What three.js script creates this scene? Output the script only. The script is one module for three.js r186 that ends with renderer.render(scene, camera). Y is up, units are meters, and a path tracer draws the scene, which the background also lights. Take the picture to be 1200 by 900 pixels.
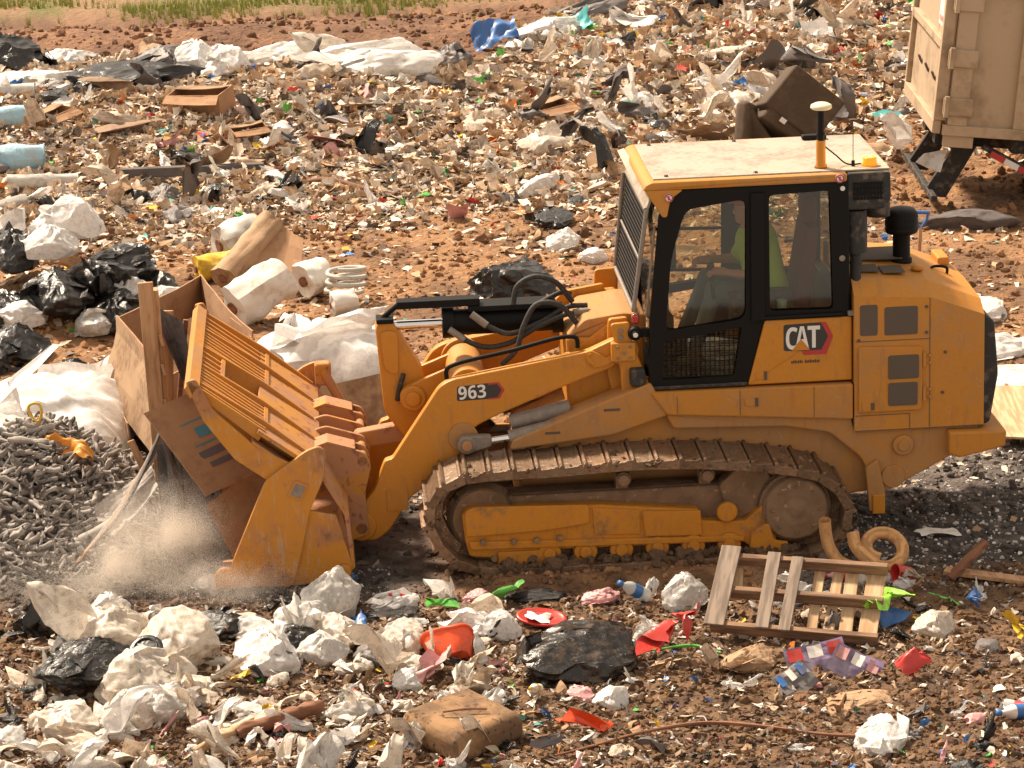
import * as THREE from 'three';
import { RoundedBoxGeometry } from 'three/addons/geometries/RoundedBoxGeometry.js';
import { mergeGeometries, mergeVertices } from 'three/addons/utils/BufferGeometryUtils.js';
import { ImprovedNoise } from 'three/addons/math/ImprovedNoise.js';
import { FontLoader } from 'three/addons/loaders/FontLoader.js';
import { TextGeometry } from 'three/addons/geometries/TextGeometry.js';
import { MarchingCubes } from 'three/addons/objects/MarchingCubes.js';

// ---------- camera, sky, sun, exposure ----------
const scene = new THREE.Scene();
const R = d => d * Math.PI / 180;
const camera = new THREE.PerspectiveCamera(14.25, 4 / 3, 0.5, 400);
camera.position.set(0, 8.2, 24);
camera.rotation.set(-R(16.2), 0, 0);
camera.rotateZ(-R(2));
const sunDir = new THREE.Vector3(-0.42, 0.74, -0.56).normalize();
const skyTexture = (() => {
  const W = 256, Hh = 128, d = new Float32Array(W * Hh * 4), v = new THREE.Vector3();
  for (let j = 0; j < Hh; j++) for (let i = 0; i < W; i++) {
    const el = ((j + 0.5) / Hh - 0.5) * Math.PI, az = ((i + 0.5) / W - 0.5) * 2 * Math.PI;
    v.set(Math.cos(el) * Math.cos(az), Math.sin(el), Math.cos(el) * Math.sin(az));
    const a = Math.acos(Math.min(1, Math.max(-1, v.dot(sunDir))));
    const up = Math.max(0, v.y), glow = 0.9 * Math.exp(-(a * a) / 0.18);
    const t = Math.pow(1 - up, 2);
    const o = (j * W + i) * 4;
    d[o] = 0.45 + 0.08 * t + glow; d[o + 1] = 0.405 + 0.055 * t + glow * 0.87; d[o + 2] = 0.355 + 0.03 * t + glow * 0.70; d[o + 3] = 1;
  }
  const t = new THREE.DataTexture(d, W, Hh, THREE.RGBAFormat, THREE.FloatType);
  t.mapping = THREE.EquirectangularReflectionMapping; t.magFilter = THREE.LinearFilter; t.needsUpdate = true;
  return t;
})();
scene.background = skyTexture; scene.environment = skyTexture;
const sun = new THREE.DirectionalLight(new THREE.Color(1, 0.85, 0.67), 5.0);
sun.position.copy(sunDir).multiplyScalar(40); sun.target.position.set(0, 0, -6);
sun.castShadow = true; sun.shadow.radius = 14; sun.shadow.mapSize.set(4096, 4096);
Object.assign(sun.shadow.camera, { left: -16, right: 16, top: 18, bottom: -18, near: 1, far: 90 });
scene.add(sun, sun.target);
const renderer = new THREE.WebGLRenderer({ antialias: true });
renderer.toneMapping = THREE.LinearToneMapping; renderer.toneMappingExposure = 1.72;
renderer.shadowMap.enabled = true; renderer.shadowMap.type = THREE.PCFSoftShadowMap;
renderer.setSize(1024, 768);

// ---------- helpers ----------
function rng(seed) { let a = seed >>> 0; return () => { a = (a + 0x6D2B79F5) | 0; let t = Math.imul(a ^ (a >>> 15), 1 | a); t = (t + Math.imul(t ^ (t >>> 7), 61 | t)) ^ t; return ((t ^ (t >>> 14)) >>> 0) / 4294967296; }; }
const PN = new ImprovedNoise();
const nz = (x, y, z) => PN.noise(x, y, z);
const fbm = (x, y, z, o = 4) => { let s = 0, a = 0.5, f = 1; for (let i = 0; i < o; i++) { s += a * nz(x * f, y * f, z * f); a *= 0.5; f *= 2.03; } return s; };
const sstep = (a, b, x) => { const t = Math.min(1, Math.max(0, (x - a) / (b - a))); return t * t * (3 - 2 * t); };
const mix = (a, b, t) => a + (b - a) * t;
const mix3 = (a, b, t) => [mix(a[0], b[0], t), mix(a[1], b[1], t), mix(a[2], b[2], t)];
const V = (x, y, z) => new THREE.Vector3(x, y, z);
const taken = new Map();
function numbered(n) { const k = taken.get(n) || 0; taken.set(n, k + 1); return k ? n + '_' + String(k).padStart(3, '0') : n; }
function boxUV(g) {
  if (!g.attributes.normal) g.computeVertexNormals();
  const p = g.attributes.position, n = g.attributes.normal, uv = new Float32Array(p.count * 2);
  for (let i = 0; i < p.count; i++) {
    const ax = Math.abs(n.getX(i)), ay = Math.abs(n.getY(i)), az = Math.abs(n.getZ(i));
    const x = p.getX(i), y = p.getY(i), z = p.getZ(i);
    if (az >= ax && az >= ay) { uv[2 * i] = x; uv[2 * i + 1] = y; } else if (ay >= ax) { uv[2 * i] = x; uv[2 * i + 1] = z + 0.37; } else { uv[2 * i] = z + 0.71; uv[2 * i + 1] = y; }
  }
  g.setAttribute('uv', new THREE.BufferAttribute(uv, 2));
  return g;
}
function clean(g) { const q = g.index ? g.toNonIndexed() : g; for (const k of Object.keys(q.attributes)) if (!['position', 'normal', 'uv'].includes(k)) q.deleteAttribute(k); if (!q.attributes.normal) q.computeVertexNormals(); if (!q.attributes.uv) boxUV(q); return q; }
function part(name, geos, m, parent) {
  const list = (Array.isArray(geos) ? geos : [geos]).map(g => boxUV(clean(g)));
  const mesh = new THREE.Mesh(list.length > 1 ? mergeGeometries(list) : list[0], m);
  mesh.name = parent ? name : numbered(name); mesh.castShadow = mesh.receiveShadow = true;
  (parent || scene).add(mesh); return mesh;
}
function tag(o, label, category, group, kind) { o.userData.label = label; if (category) o.userData.category = category; if (group) o.userData.group = group; if (kind) o.userData.kind = kind; return o; }
function thing(name, label, category, pos = [0, 0, 0], rot = [0, 0, 0], group) {
  const g = new THREE.Group(); g.name = numbered(name); g.position.set(...pos); g.rotation.set(...rot); scene.add(g); return tag(g, label, category, group);
}
function put(name, geo, m, label, category, pos, rot = [0, 0, 0], sc = 1, group) {
  const o = new THREE.Mesh(geo, m); o.name = numbered(name); o.position.set(...pos); o.rotation.set(...rot);
  Array.isArray(sc) ? o.scale.set(...sc) : o.scale.setScalar(sc); o.castShadow = o.receiveShadow = true; scene.add(o); return tag(o, label, category, group);
}
const box = (x0, x1, y0, y1, z0, z1, r = 0.012) => { const w = x1 - x0, h = y1 - y0, d = z1 - z0, rr = Math.min(r, w * 0.45, h * 0.45, d * 0.45); return new RoundedBoxGeometry(w, h, d, 2, rr).translate((x0 + x1) / 2, (y0 + y1) / 2, (z0 + z1) / 2); };
function shapeOf(pts) { const s = new THREE.Shape(); pts.forEach((p, i) => i ? s.lineTo(p[0], p[1]) : s.moveTo(p[0], p[1])); s.closePath(); return s; }
// outline with rounded corners
function rnd(pts, r) {
  const out = [], n = pts.length;
  for (let i = 0; i < n; i++) {
    const a = pts[(i + n - 1) % n], b = pts[i], c = pts[(i + 1) % n];
    const la = Math.hypot(a[0] - b[0], a[1] - b[1]), lc = Math.hypot(c[0] - b[0], c[1] - b[1]), q = Math.min(r, la * 0.45, lc * 0.45);
    const p0 = [b[0] + (a[0] - b[0]) / la * q, b[1] + (a[1] - b[1]) / la * q], p1 = [b[0] + (c[0] - b[0]) / lc * q, b[1] + (c[1] - b[1]) / lc * q];
    for (let k = 0; k <= 4; k++) { const t = k / 4; out.push([mix(mix(p0[0], b[0], t), mix(b[0], p1[0], t), t), mix(mix(p0[1], b[1], t), mix(b[1], p1[1], t), t)]); }
  }
  return out;
}
function ext(pts, z0, z1, b = 0.012, holes = []) {
  const s = shapeOf(pts); for (const h of holes) s.holes.push(new THREE.Path(h.map(p => new THREE.Vector2(p[0], p[1]))));
  const d = z1 - z0; b = Math.min(b, d * 0.3);
  return new THREE.ExtrudeGeometry(s, { depth: d - 2 * b, bevelEnabled: b > 0, bevelSize: b, bevelThickness: b, bevelOffset: -b, bevelSegments: 2, curveSegments: 6 }).translate(0, 0, z0 + b);
}
function rod(a, b, r, r2 = r, seg = 18) {
  const A = V(...a), B = V(...b), d = B.clone().sub(A), L = d.length();
  const g = new THREE.CylinderGeometry(r2, r, L, seg, 1);
  g.applyQuaternion(new THREE.Quaternion().setFromUnitVectors(V(0, 1, 0), d.normalize())); const m = A.add(B).multiplyScalar(0.5); return g.translate(m.x, m.y, m.z);
}
// a disc with a rounded rim, axis z
function disc(x, y, z0, z1, r, bev = 0.01, seg = 32) {
  const d = z1 - z0, b = Math.min(bev, d * 0.4);
  return new THREE.LatheGeometry([[0, 0], [r - b, 0], [r - b * 0.3, b * 0.3], [r, b], [r, d - b], [r - b * 0.3, d - b * 0.3], [r - b, d], [0, d]].map(p => new THREE.Vector2(...p)), seg).rotateX(Math.PI / 2).translate(x, y, z0);
}
const lathe = (pts, seg = 24) => new THREE.LatheGeometry(pts.map(p => new THREE.Vector2(p[0], p[1])), seg);
const tube = (pts, r, n = 40, rs = 8) => new THREE.TubeGeometry(new THREE.CatmullRomCurve3(pts.map(p => V(...p))), n, r, rs, false);
// flat panel through four corners with a thickness and a gentle bow
function panel4(c, th = 0.008, n = 6, bow = 0.03, seed = 1) {
  const P = [], I = [], up = V(...c[1]).sub(V(...c[0])).cross(V(...c[3]).sub(V(...c[0]))).normalize();
  for (const s of [1, -1]) for (let j = 0; j <= n; j++) for (let i = 0; i <= n; i++) {
    const u = i / n, v = j / n, a = V(...c[0]).lerp(V(...c[1]), u), b = V(...c[3]).lerp(V(...c[2]), u), q = a.lerp(b, v);
    const k = bow * (Math.sin(u * Math.PI) * 0.5 + fbm(u * 2 + seed, v * 2, seed * 3.1, 2)); q.addScaledVector(up, k + s * th / 2); P.push(q.x, q.y, q.z);
  }
  const N = (n + 1) * (n + 1), id = (i, j) => j * (n + 1) + i;
  for (let j = 0; j < n; j++) for (let i = 0; i < n; i++) { const a = id(i, j), b = id(i + 1, j), cc = id(i + 1, j + 1), d = id(i, j + 1); I.push(a, b, cc, a, cc, d, N + a, N + cc, N + b, N + a, N + d, N + cc); }
  const ring = []; for (let i = 0; i < n; i++) ring.push(id(i, 0)); for (let j = 0; j < n; j++) ring.push(id(n, j)); for (let i = n; i > 0; i--) ring.push(id(i, n)); for (let j = n; j > 0; j--) ring.push(id(0, j));
  ring.forEach((a, k) => { const b = ring[(k + 1) % ring.length]; I.push(a, N + a, b, b, N + a, N + b); });
  const g = new THREE.BufferGeometry(); g.setAttribute('position', new THREE.Float32BufferAttribute(P, 3)); g.setIndex(I);
  const q = g.toNonIndexed(); q.computeVertexNormals(); return q;
}

// ---------- procedural materials ----------
const hash2 = (x, y, s) => { let h = (x * 374761393 + y * 668265263 + s * 1442695041) | 0; h = Math.imul(h ^ (h >>> 13), 1274126177); return ((h ^ (h >>> 16)) >>> 0) / 4294967296; };
function vn(u, v, per, s) { const x = u * per, y = v * per, xi = Math.floor(x), yi = Math.floor(y), fx = x - xi, fy = y - yi, w = t => t * t * (3 - 2 * t), m = k => ((k % per) + per) % per;
  const a = hash2(m(xi), m(yi), s), b = hash2(m(xi + 1), m(yi), s), c = hash2(m(xi), m(yi + 1), s), d = hash2(m(xi + 1), m(yi + 1), s); return mix(mix(a, b, w(fx)), mix(c, d, w(fx)), w(fy)); }
const tf = (u, v, per, s, o = 5) => { let r = 0, a = 0.5, t = 0; for (let i = 0; i < o; i++) { r += a * vn(u, v, per << i, s + i * 17); t += a; a *= 0.55; } return r / t; };
function texture(size, fn, srgb = true, rep = 1, repY = rep) {
  const d = new Uint8Array(size * size * 4);
  for (let j = 0; j < size; j++) for (let i = 0; i < size; i++) { const c = fn(i / size, j / size), o = (j * size + i) * 4; for (let k = 0; k < 3; k++) { const x = Math.min(1, Math.max(0, Array.isArray(c) ? c[k] : c)); d[o + k] = Math.round(255 * (srgb ? (x <= 0.0031308 ? 12.92 * x : 1.055 * Math.pow(x, 1 / 2.4) - 0.055) : x)); } d[o + 3] = 255; }
  const t = new THREE.DataTexture(d, size, size); t.wrapS = t.wrapT = THREE.RepeatWrapping; t.magFilter = THREE.LinearFilter; t.minFilter = THREE.LinearMipmapLinearFilter; t.generateMipmaps = true;
  if (srgb) t.colorSpace = THREE.SRGBColorSpace; t.repeat.set(rep, repY); t.needsUpdate = true; return t;
}
const lin = (r, g, b) => new THREE.Color().setRGB(r, g, b);
const mat = (o) => new THREE.MeshPhysicalMaterial({ side: THREE.DoubleSide, ...o });
const YEL = [0.53, 0.2, 0.006], DUST = [0.38, 0.195, 0.075], MUD = [0.13, 0.075, 0.04];
const paintTex = (dust, mud, s, rep = 0.5) => texture(512, (u, v) => {
  const a = tf(u, v, 4, s), b = tf(u, v, 24, s + 3), c = tf(u, v, 110, s + 9, 2), big = tf(u, v, 3, s + 5, 3), run = tf(u, v * 0.25, 40, s + 13, 3), ln = Math.abs(tf(u, v, 6, s + 31, 4) - 0.5);
  let k = mix3(YEL, DUST, Math.min(0.92, sstep(0.62 - dust * 0.5, 1.0 - dust * 0.4, a * 0.55 + b * 0.25 + c * 0.2) * 0.8 + dust * 0.35));
  k = mix3(k, MUD, sstep(0.70 - mud * 0.36, 0.92 - mud * 0.3, a * 0.55 + b * 0.3 + c * 0.15) * (0.35 + mud * 0.6));
  k = mix3(k, [0.30, 0.14, 0.05], sstep(0.6, 0.8, run) * 0.35); k = mix3(k, [0.5, 0.32, 0.18], sstep(0.006, 0.0, ln) * sstep(0.55, 0.7, b) * 0.6);
  return k.map(x => x * mix(0.86, 1.1, big * 0.6 + c * 0.4));
}, true, rep);
const fineBump = texture(256, (u, v) => tf(u, v, 12, 77, 5), false, 1.3);
const M = {
  yellow: mat({ map: paintTex(0.2, 0.1, 11), roughness: 0.52, bumpMap: fineBump, bumpScale: 0.002 }),
  yellowDusty: mat({ map: paintTex(0.75, 0.1, 23), roughness: 0.75, bumpMap: fineBump, bumpScale: 0.002 }),
  yellowMid: mat({ map: paintTex(0.5, 0.16, 31), roughness: 0.65, bumpMap: fineBump, bumpScale: 0.002 }),
  yellowMuddy: mat({ map: paintTex(0.3, 0.55, 43, 0.8), roughness: 0.8, bumpMap: fineBump, bumpScale: 0.006 }),
  muddy: mat({ map: texture(512, (u, v) => mix3(mix3([0.15, 0.085, 0.046], [0.29, 0.18, 0.105], tf(u, v, 8, 51)), [0.5, 0.3, 0.18], sstep(0.72, 0.84, tf(u, v, 30, 55, 3)) * 0.5), true, 1), roughness: 0.92, bumpMap: texture(256, (u, v) => tf(u, v, 10, 53, 5), false, 1.5), bumpScale: 0.02 }),
  bucket: mat({ map: texture(512, (u, v) => { const a = tf(u, v, 5, 61), b = tf(u, v, 34, 64); let k = mix3([0.50, 0.20, 0.016], [0.36, 0.15, 0.06], sstep(0.45, 0.75, a)); k = mix3(mix3(k, [0.10, 0.06, 0.035], sstep(0.58, 0.85, b * 0.5 + a * 0.5) * 0.7), [0.42, 0.28, 0.17], sstep(0.6, 0.78, tf(u, v * 0.2, 46, 66, 3)) * 0.5); return k; }, true, 0.9), roughness: 0.62, bumpMap: fineBump, bumpScale: 0.003 }),
  bucketTop: mat({ map: paintTex(0.55, 0.12, 67, 0.8), roughness: 0.7, bumpMap: fineBump, bumpScale: 0.002 }),
  bucketBack: mat({ map: texture(512, (u, v) => { const a = tf(u, v, 6, 71), b = tf(u, v, 30, 74); let k = mix3([0.38, 0.18, 0.085], [0.46, 0.20, 0.03], sstep(0.4, 0.7, a)); return mix3(k, [0.2, 0.06, 0.04], sstep(0.6, 0.75, b) * 0.7); }, true, 0.8), roughness: 0.8, bumpMap: fineBump, bumpScale: 0.003 }),
  steel: mat({ map: texture(512, (u, v) => { const a = tf(u, v, 10, 81), s = tf(u * 0.2 + v * 0.02, v, 60, 83, 3), b = tf(u, v, 40, 85, 3); return mix3(mix3([0.27, 0.17, 0.10], [0.12, 0.075, 0.046], a), [0.55, 0.5, 0.47], sstep(0.63, 0.75, s * 0.6 + b * 0.4)); }, true, 2), roughness: 0.5, metalness: 0.35, bumpMap: texture(256, (u, v) => tf(u, v, 14, 87, 4), false, 2), bumpScale: 0.008 }),
  black: mat({ color: lin(0.008, 0.007, 0.0065), roughness: 0.55, specularIntensity: 0.3 }),
  blackDusty: mat({ map: texture(256, (u, v) => mix3([0.02, 0.018, 0.017], [0.12, 0.085, 0.06], sstep(0.5, 0.8, tf(u, v, 14, 91))), true, 1.2), roughness: 0.7 }),
  rubber: mat({ map: texture(256, (u, v) => mix3([0.025, 0.022, 0.02], [0.1, 0.08, 0.06], sstep(0.55, 0.85, tf(u, v, 20, 93))), true, 3), roughness: 0.7 }),
  roof: mat({ map: texture(512, (u, v) => mix3([0.38, 0.32, 0.255], [0.25, 0.19, 0.14], sstep(0.4, 0.75, tf(u, v, 6, 95) * 0.6 + tf(u, v, 40, 97, 3) * 0.4)), true, 0.8), roughness: 0.7 }),
  chrome: mat({ color: lin(0.75, 0.74, 0.74), metalness: 1, roughness: 0.12 }),
  greySteel: mat({ map: texture(256, (u, v) => mix3([0.16, 0.14, 0.125], [0.3, 0.24, 0.19], tf(u, v, 16, 99)), true, 2), roughness: 0.6, metalness: 0.3 }),
  glass: mat({ color: lin(0.82, 0.80, 0.72), transmission: 1, roughness: 0.04, thickness: 0, ior: 1.5 }),
  vent: mat({ color: lin(0.10, 0.075, 0.055), roughness: 0.85 }),
  white: mat({ color: lin(0.72, 0.68, 0.64), roughness: 0.55 }), redPaint: mat({ color: lin(0.42, 0.03, 0.03), roughness: 0.45 }),
  decalBlack: mat({ color: lin(0.03, 0.028, 0.026), roughness: 0.5 }),
  amber: mat({ color: lin(0.8, 0.26, 0.01), roughness: 0.2, emissive: lin(1, 0.34, 0.01), emissiveIntensity: 0.35 }),
  redLens: mat({ color: lin(0.4, 0.02, 0.02), roughness: 0.15, clearcoat: 1 }),
};
const font = await new FontLoader().loadAsync('fonts/droid/droid_sans_bold.typeface.json');

// ---------- terrain ----------
const gauss = (x, s) => Math.exp(-(x * x) / (s * s));
function macro(x, z) {
  let h = 0;
  h += 0.46 * gauss(z + 18.3, 3.2) * sstep(1.5, -3, x);                                   // old waste ridge
  h += 0.30 * sstep(-13, -24, z) * sstep(-1, 5, x);                                         // waste bank climbing away
  h += 0.34 * gauss(z + 23.6, 1.5) * sstep(2.6, 0.2, x) * (0.75 + 0.6 * nz(x * 0.7, 3.3, z * 0.5));   // soil berm
  h += 0.82 * gauss(x + 4.0, 0.76) * gauss(z + 0.45, 1.15);                                 // heap under the grey rods
  h += 0.42 * gauss(x + 4.9, 0.9) * gauss(z + 7.4, 1.1);                                    // bag pile
  h += 0.085 * gauss(z - 1.42 - 0.06 * (x - 0.9) * -1, 0.17) * sstep(-0.75, -0.2, x) * sstep(2.7, 2.2, x);          // spoil pushed up beside the track
  return h;
}
const tracked = (x, z) => gauss((x - 0.9) / 2.6, 1) * gauss((z - 0.2) / 1.25, 1);
function ground(x, z) {
  const k = 1 - 0.85 * Math.min(1, 1.4 * tracked(x, z));
  const rough = z > 1.6 ? 0.06 : z > -10 ? 0.05 : 0.05 + 0.20 * sstep(-10, -13, z) * sstep(-22, -19, z);
  return macro(x, z) + k * (rough * fbm(x * 1.3, 7.7, z * 1.3, 3) + 0.035 * Math.abs(nz(x * 4.2, 2.2, z * 4.2)) + 0.022 * nz(x * 9.1, 5.5, z * 9.1) + 0.012 * nz(x * 21, 1.1, z * 21));
}
// litter cover, 0 to 1
function cover(x, z) {
  const w = 0.9 * nz(x * 0.5, 9.1, z * 0.35);
  if (z < -8) {
    const lower = x > 3.9 ? -17.6 : mix(-10.6, -12.2, sstep(-4, 0, x)) + 1.2 * w;
    const upper = x < -0.3 ? -20.4 : -20.6 - 2.6 * (x + 0.3);
    return Math.max(0.09, sstep(lower + 2.2, lower - 1.2, z)) * sstep(upper - 0.5, upper + 0.4, z);
  }
  if (z < 1.5) return x < -1.2 ? 0.42 : 0.2;
  return Math.min(1, mix(0.95, 0.36, sstep(-0.4, 1.6, x + 0.5 * w)) + 0.4 * gauss(z - 2.4, 0.8) * sstep(3.2, 2.0, x)) * sstep(1.2, 1.8, z + 0.25 * w);
}
function soilColor(x, z) {
  const n = fbm(x * 0.8, 1.3, z * 0.8, 4), f = fbm(x * 6, 4.1, z * 6, 3);
  let c = mix3([0.31, 0.16, 0.072], [0.165, 0.082, 0.038], sstep(-0.15, 0.2, n + f * 0.5));
  const heap = sstep(0.3, 0.8, cover(x, z)) * (z < -8 ? 1 : 0); c = mix3(c, mix3([0.42, 0.275, 0.165], [0.22, 0.13, 0.072], sstep(-0.25, 0.25, f)), heap);
  const near = sstep(1.0, 2.2, z + n);
  c = mix3(c, mix3([0.17, 0.092, 0.045], [0.085, 0.046, 0.025], sstep(-0.15, 0.2, f)), near);
  const ash = Math.max(sstep(1.7, 2.3, x) * sstep(-2.6, -1.4, z) * sstep(1.9, 1.3, z + n), sstep(-0.1, -1.0, x) * sstep(-2.0, -1.0, z) * sstep(2.0, 1.3, z));  // ash-grey ground; beside the bucket it also paints in shade under the arm
  c = mix3(c, mix3([0.115, 0.10, 0.092], [0.05, 0.045, 0.042], sstep(-0.2, 0.2, f + n)), ash * 0.9);
  const berm = sstep(-19.5, -21, z); c = mix3(c, mix3([0.24, 0.12, 0.062], [0.14, 0.066, 0.034], sstep(-0.2, 0.2, n + f * 0.6)), berm);
  const field = sstep(-26.4, -27.8, z + n); c = mix3(c, mix3([0.27, 0.16, 0.085], [0.16, 0.14, 0.04], sstep(-0.1, 0.15, n)), field);
  return c;
}
{
  const zs = []; for (let z = 8; z > -24;) { zs.push(z); z -= z > 5.6 ? 0.3 : 0.045 + 0.0028 * Math.max(0, 5.6 - z); } for (let z = -24; z > -140; z *= 1.03) zs.push(z);
  const nx = 260, P = [], C = [], U = [], I = [];
  for (const z of zs) { const half = (5.2 + (8 - z) * 0.21) * (z < -30 ? 2 : 1); for (let i = 0; i <= nx; i++) { const x = mix(-half, half, i / nx); P.push(x, ground(x, z), z); C.push(...soilColor(x, z)); U.push(x, z); } }
  for (let j = 0; j < zs.length - 1; j++) for (let i = 0; i < nx; i++) { const a = j * (nx + 1) + i, b = a + nx + 1; I.push(a, a + 1, b, a + 1, b + 1, b); }
  const g = new THREE.BufferGeometry(); g.setAttribute('position', new THREE.Float32BufferAttribute(P, 3)); g.setAttribute('color', new THREE.Float32BufferAttribute(C, 3)); g.setAttribute('uv', new THREE.Float32BufferAttribute(U, 2)); g.setIndex(I); g.computeVertexNormals();
  const grain = texture(1024, (u, v) => { const a = tf(u, v, 24, 201, 4), b = tf(u, v, 160, 203, 2); return mix(0.62, 1.2, a * 0.55 + b * 0.45); }, true, 0.6);
  const bump = texture(1024, (u, v) => tf(u, v, 20, 207, 5), false, 0.6);
  const m = mat({ vertexColors: true, map: grain, bumpMap: bump, bumpScale: 0.07, roughness: 0.97 });
  const o = new THREE.Mesh(g, m); o.name = 'ground'; o.receiveShadow = o.castShadow = true; o.userData = { kind: 'structure', label: 'bare brown landfill soil churned by tracks', category: 'ground' }; scene.add(o);
}

// ---------- track loader ----------
const loader = thing('track_loader', 'yellow and black tracked loader pushing waste with its slatted bucket', 'loader', [0.92, 0, 0], [0, R(3.5), 0]);
const tiny = new Set(['bolts', 'hose_fittings', 'hood_seams', 'sill_seams', 'roof_screws', 'window_mesh', 'vent_grille', 'small_lettering', 'windshield_guard', 'rib_bolt']);
const ln = (name, g, m, p = loader) => { const o = part(name, g, m, p); if (tiny.has(name) && Array.isArray(g) && g.length > 2) o.userData.kind = 'stuff'; return o; };
const bolts = (list, z, r = 0.014, d = 0.012) => list.map(([x, y]) => disc(x, y, z, z + d, r, 0.004, 10));

// tracks -------------------------------------------------
const trackPath = new THREE.CatmullRomCurve3([[-1.62, 0.72], [-1.45, 0.83], [-1.2, 0.865], [-0.69, 0.87], [-0.02, 0.89], [0.65, 0.855], [1.22, 0.765], [1.47, 0.66], [1.62, 0.46], [1.60, 0.24], [1.45, 0.08], [1.2, 0.035], [0.4, 0.03], [-0.5, 0.03], [-1.1, 0.04], [-1.42, 0.11], [-1.60, 0.27], [-1.685, 0.50]].map(p => V(p[0], p[1], 0)), true, 'catmullrom', 0.5);
function shoeGeometry() {
  const s = 0.185 / 2, prof = [[-s - 0.012, -0.04], [-s - 0.012, 0.028], [-s + 0.006, 0.040], [-s + 0.018, 0.030], [-s + 0.026, 0.014], [s - 0.055, 0.020], [s - 0.045, 0.028], [s - 0.03, 0.030], [s - 0.02, 0.012], [s - 0.004, 0.004], [s - 0.004, -0.04]];
  const a = ext(prof, -0.275, 0.275, 0.004);
  const lug = box(-0.10, 0.085, -0.10, -0.012, 0.04, 0.075, 0.01), lug2 = box(-0.085, 0.10, -0.10, -0.012, -0.075, -0.04, 0.01);
  return mergeGeometries([a, lug, lug2].map(q => boxUV(clean(q))));
}
const shoe = shoeGeometry();
const shoeVariants = [M.steel, M.steel.clone(), M.steel.clone(), M.muddy];
shoeVariants[1].color = lin(0.8, 0.74, 0.68); shoeVariants[2].color = lin(1.15, 1.05, 1);
const idlerProfile = [[0, -0.1], [0.09, -0.1], [0.1, -0.06], [0.2, -0.05], [0.235, -0.08], [0.265, -0.08], [0.265, -0.03], [0.285, -0.03], [0.285, 0.03], [0.265, 0.03], [0.265, 0.08], [0.235, 0.08], [0.2, 0.05], [0.1, 0.06], [0.09, 0.1], [0, 0.1]];
for (const side of [1, -1]) {
  const zc = side * 0.925, zo = side > 0 ? 1.0 : -1.14, track = new THREE.Group(); track.name = 'track'; loader.add(track);
  const L = trackPath.getLength(), n = Math.round(L / 0.185), rg = rng(5 + side);
  for (let i = 0; i < n; i++) {
    const u = i / n, p = trackPath.getPointAt(u), t = trackPath.getTangentAt(u);
    const m = new THREE.Mesh(shoe, shoeVariants[Math.floor(rg() * (p.y < 0.4 ? 4 : 3))]); m.name = 'track_shoe'; m.castShadow = m.receiveShadow = true;
    m.position.set(p.x, p.y, zc); m.rotation.z = Math.atan2(t.y, t.x); m.scale.set(L / n / 0.185, 1.25, 1.03); track.add(m);
  }
  { const gl = clean(lump(5, 1)), im = new THREE.InstancedMesh(gl, M.muddy, 760), d = new THREE.Object3D(); for (let i = 420; i < 760; i++) { const q = 0.008 + 0.05 * rg() * rg(); d.position.set(-1.25 + 2.5 * rg(), 0.05 + 0.075 * rg(), zc + side * (0.17 + 0.10 * rg())); d.rotation.set(rg() * 6, rg() * 6, rg() * 6); d.scale.set(q * 1.5, q, q); d.updateMatrix(); im.setMatrixAt(i, d.matrix); } for (let i = 0; i < 420; i++) { const u = rg(), p = trackPath.getPointAt(u), t = trackPath.getTangentAt(u), q = 0.008 + 0.03 * rg() * rg(), off = (rg() - 0.45) * 0.05; d.position.set(p.x - t.y * -off, p.y + t.x * -off, zc + (rg() - 0.5) * 0.56); if (rg() < 0.4) d.position.z = zc + side * (0.24 + 0.04 * rg()); d.rotation.set(rg() * 6, rg() * 6, rg() * 6); d.scale.set(q * 1.6, q, q * 1.4); d.updateMatrix(); im.setMatrixAt(i, d.matrix); } im.name = 'mud_cake'; im.userData.kind = 'stuff'; im.castShadow = im.receiveShadow = true; track.add(im); }
  // roller frame
  const rf = ln('roller_frame', [
    ext(rnd([[-1.40, 0.30], [-1.42, 0.52], [-1.36, 0.57], [-0.33, 0.54], [0.45, 0.46], [0.47, 0.36], [0.82, 0.34], [1.02, 0.52], [1.06, 0.18], [1.1, 0.04], [0.95, 0.04], [0.80, 0.17], [-0.87, 0.19], [-0.87, 0.05], [-1.15, 0.05], [-1.16, 0.14], [-1.37, 0.17]], 0.03), side > 0 ? 0.98 : -1.10, side > 0 ? 1.10 : -0.98, 0.015)], M.yellowMuddy);
  const zf = side > 0 ? 1.10 : -1.13;
  ln('frame_cover', [ext(rnd([[-1.39, 0.34], [-1.40, 0.545], [-1.33, 0.585], [-0.42, 0.555], [-0.42, 0.40], [-0.75, 0.36]], 0.03), zf, zf + 0.028, 0.008)], M.yellowMuddy, rf);
  ln('frame_cover', [ext(rnd([[0.02, 0.265], [0.0, 0.475], [0.46, 0.455], [0.47, 0.25]], 0.012), zf, zf + 0.024, 0.008)], M.yellowMuddy, rf);
  ln('frame_cover', [ext(rnd([[-0.38, 0.30], [-0.39, 0.525], [-0.02, 0.485], [-0.02, 0.285]], 0.012), zf, zf + 0.012, 0.005)], M.yellowMuddy, rf);
  ln('frame_skirt', [ext([[-1.36, 0.235], [-1.37, 0.30], [0.80, 0.225], [0.80, 0.185]], zf, zf + 0.035, 0.008), box(-1.15, -0.72, 0.06, 0.20, zf - 0.02, zf + 0.02)], M.yellowMuddy, rf);
  ln('bolts', bolts([[-1.26, 0.30], [-1.02, 0.29], [-0.84, 0.29], [-0.66, 0.30], [-1.18, 0.16], [-1.0, 0.075], [-0.86, 0.075]], zf + (side > 0 ? 0.03 : -0.02), 0.026, 0.03), M.muddy, rf);
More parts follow.
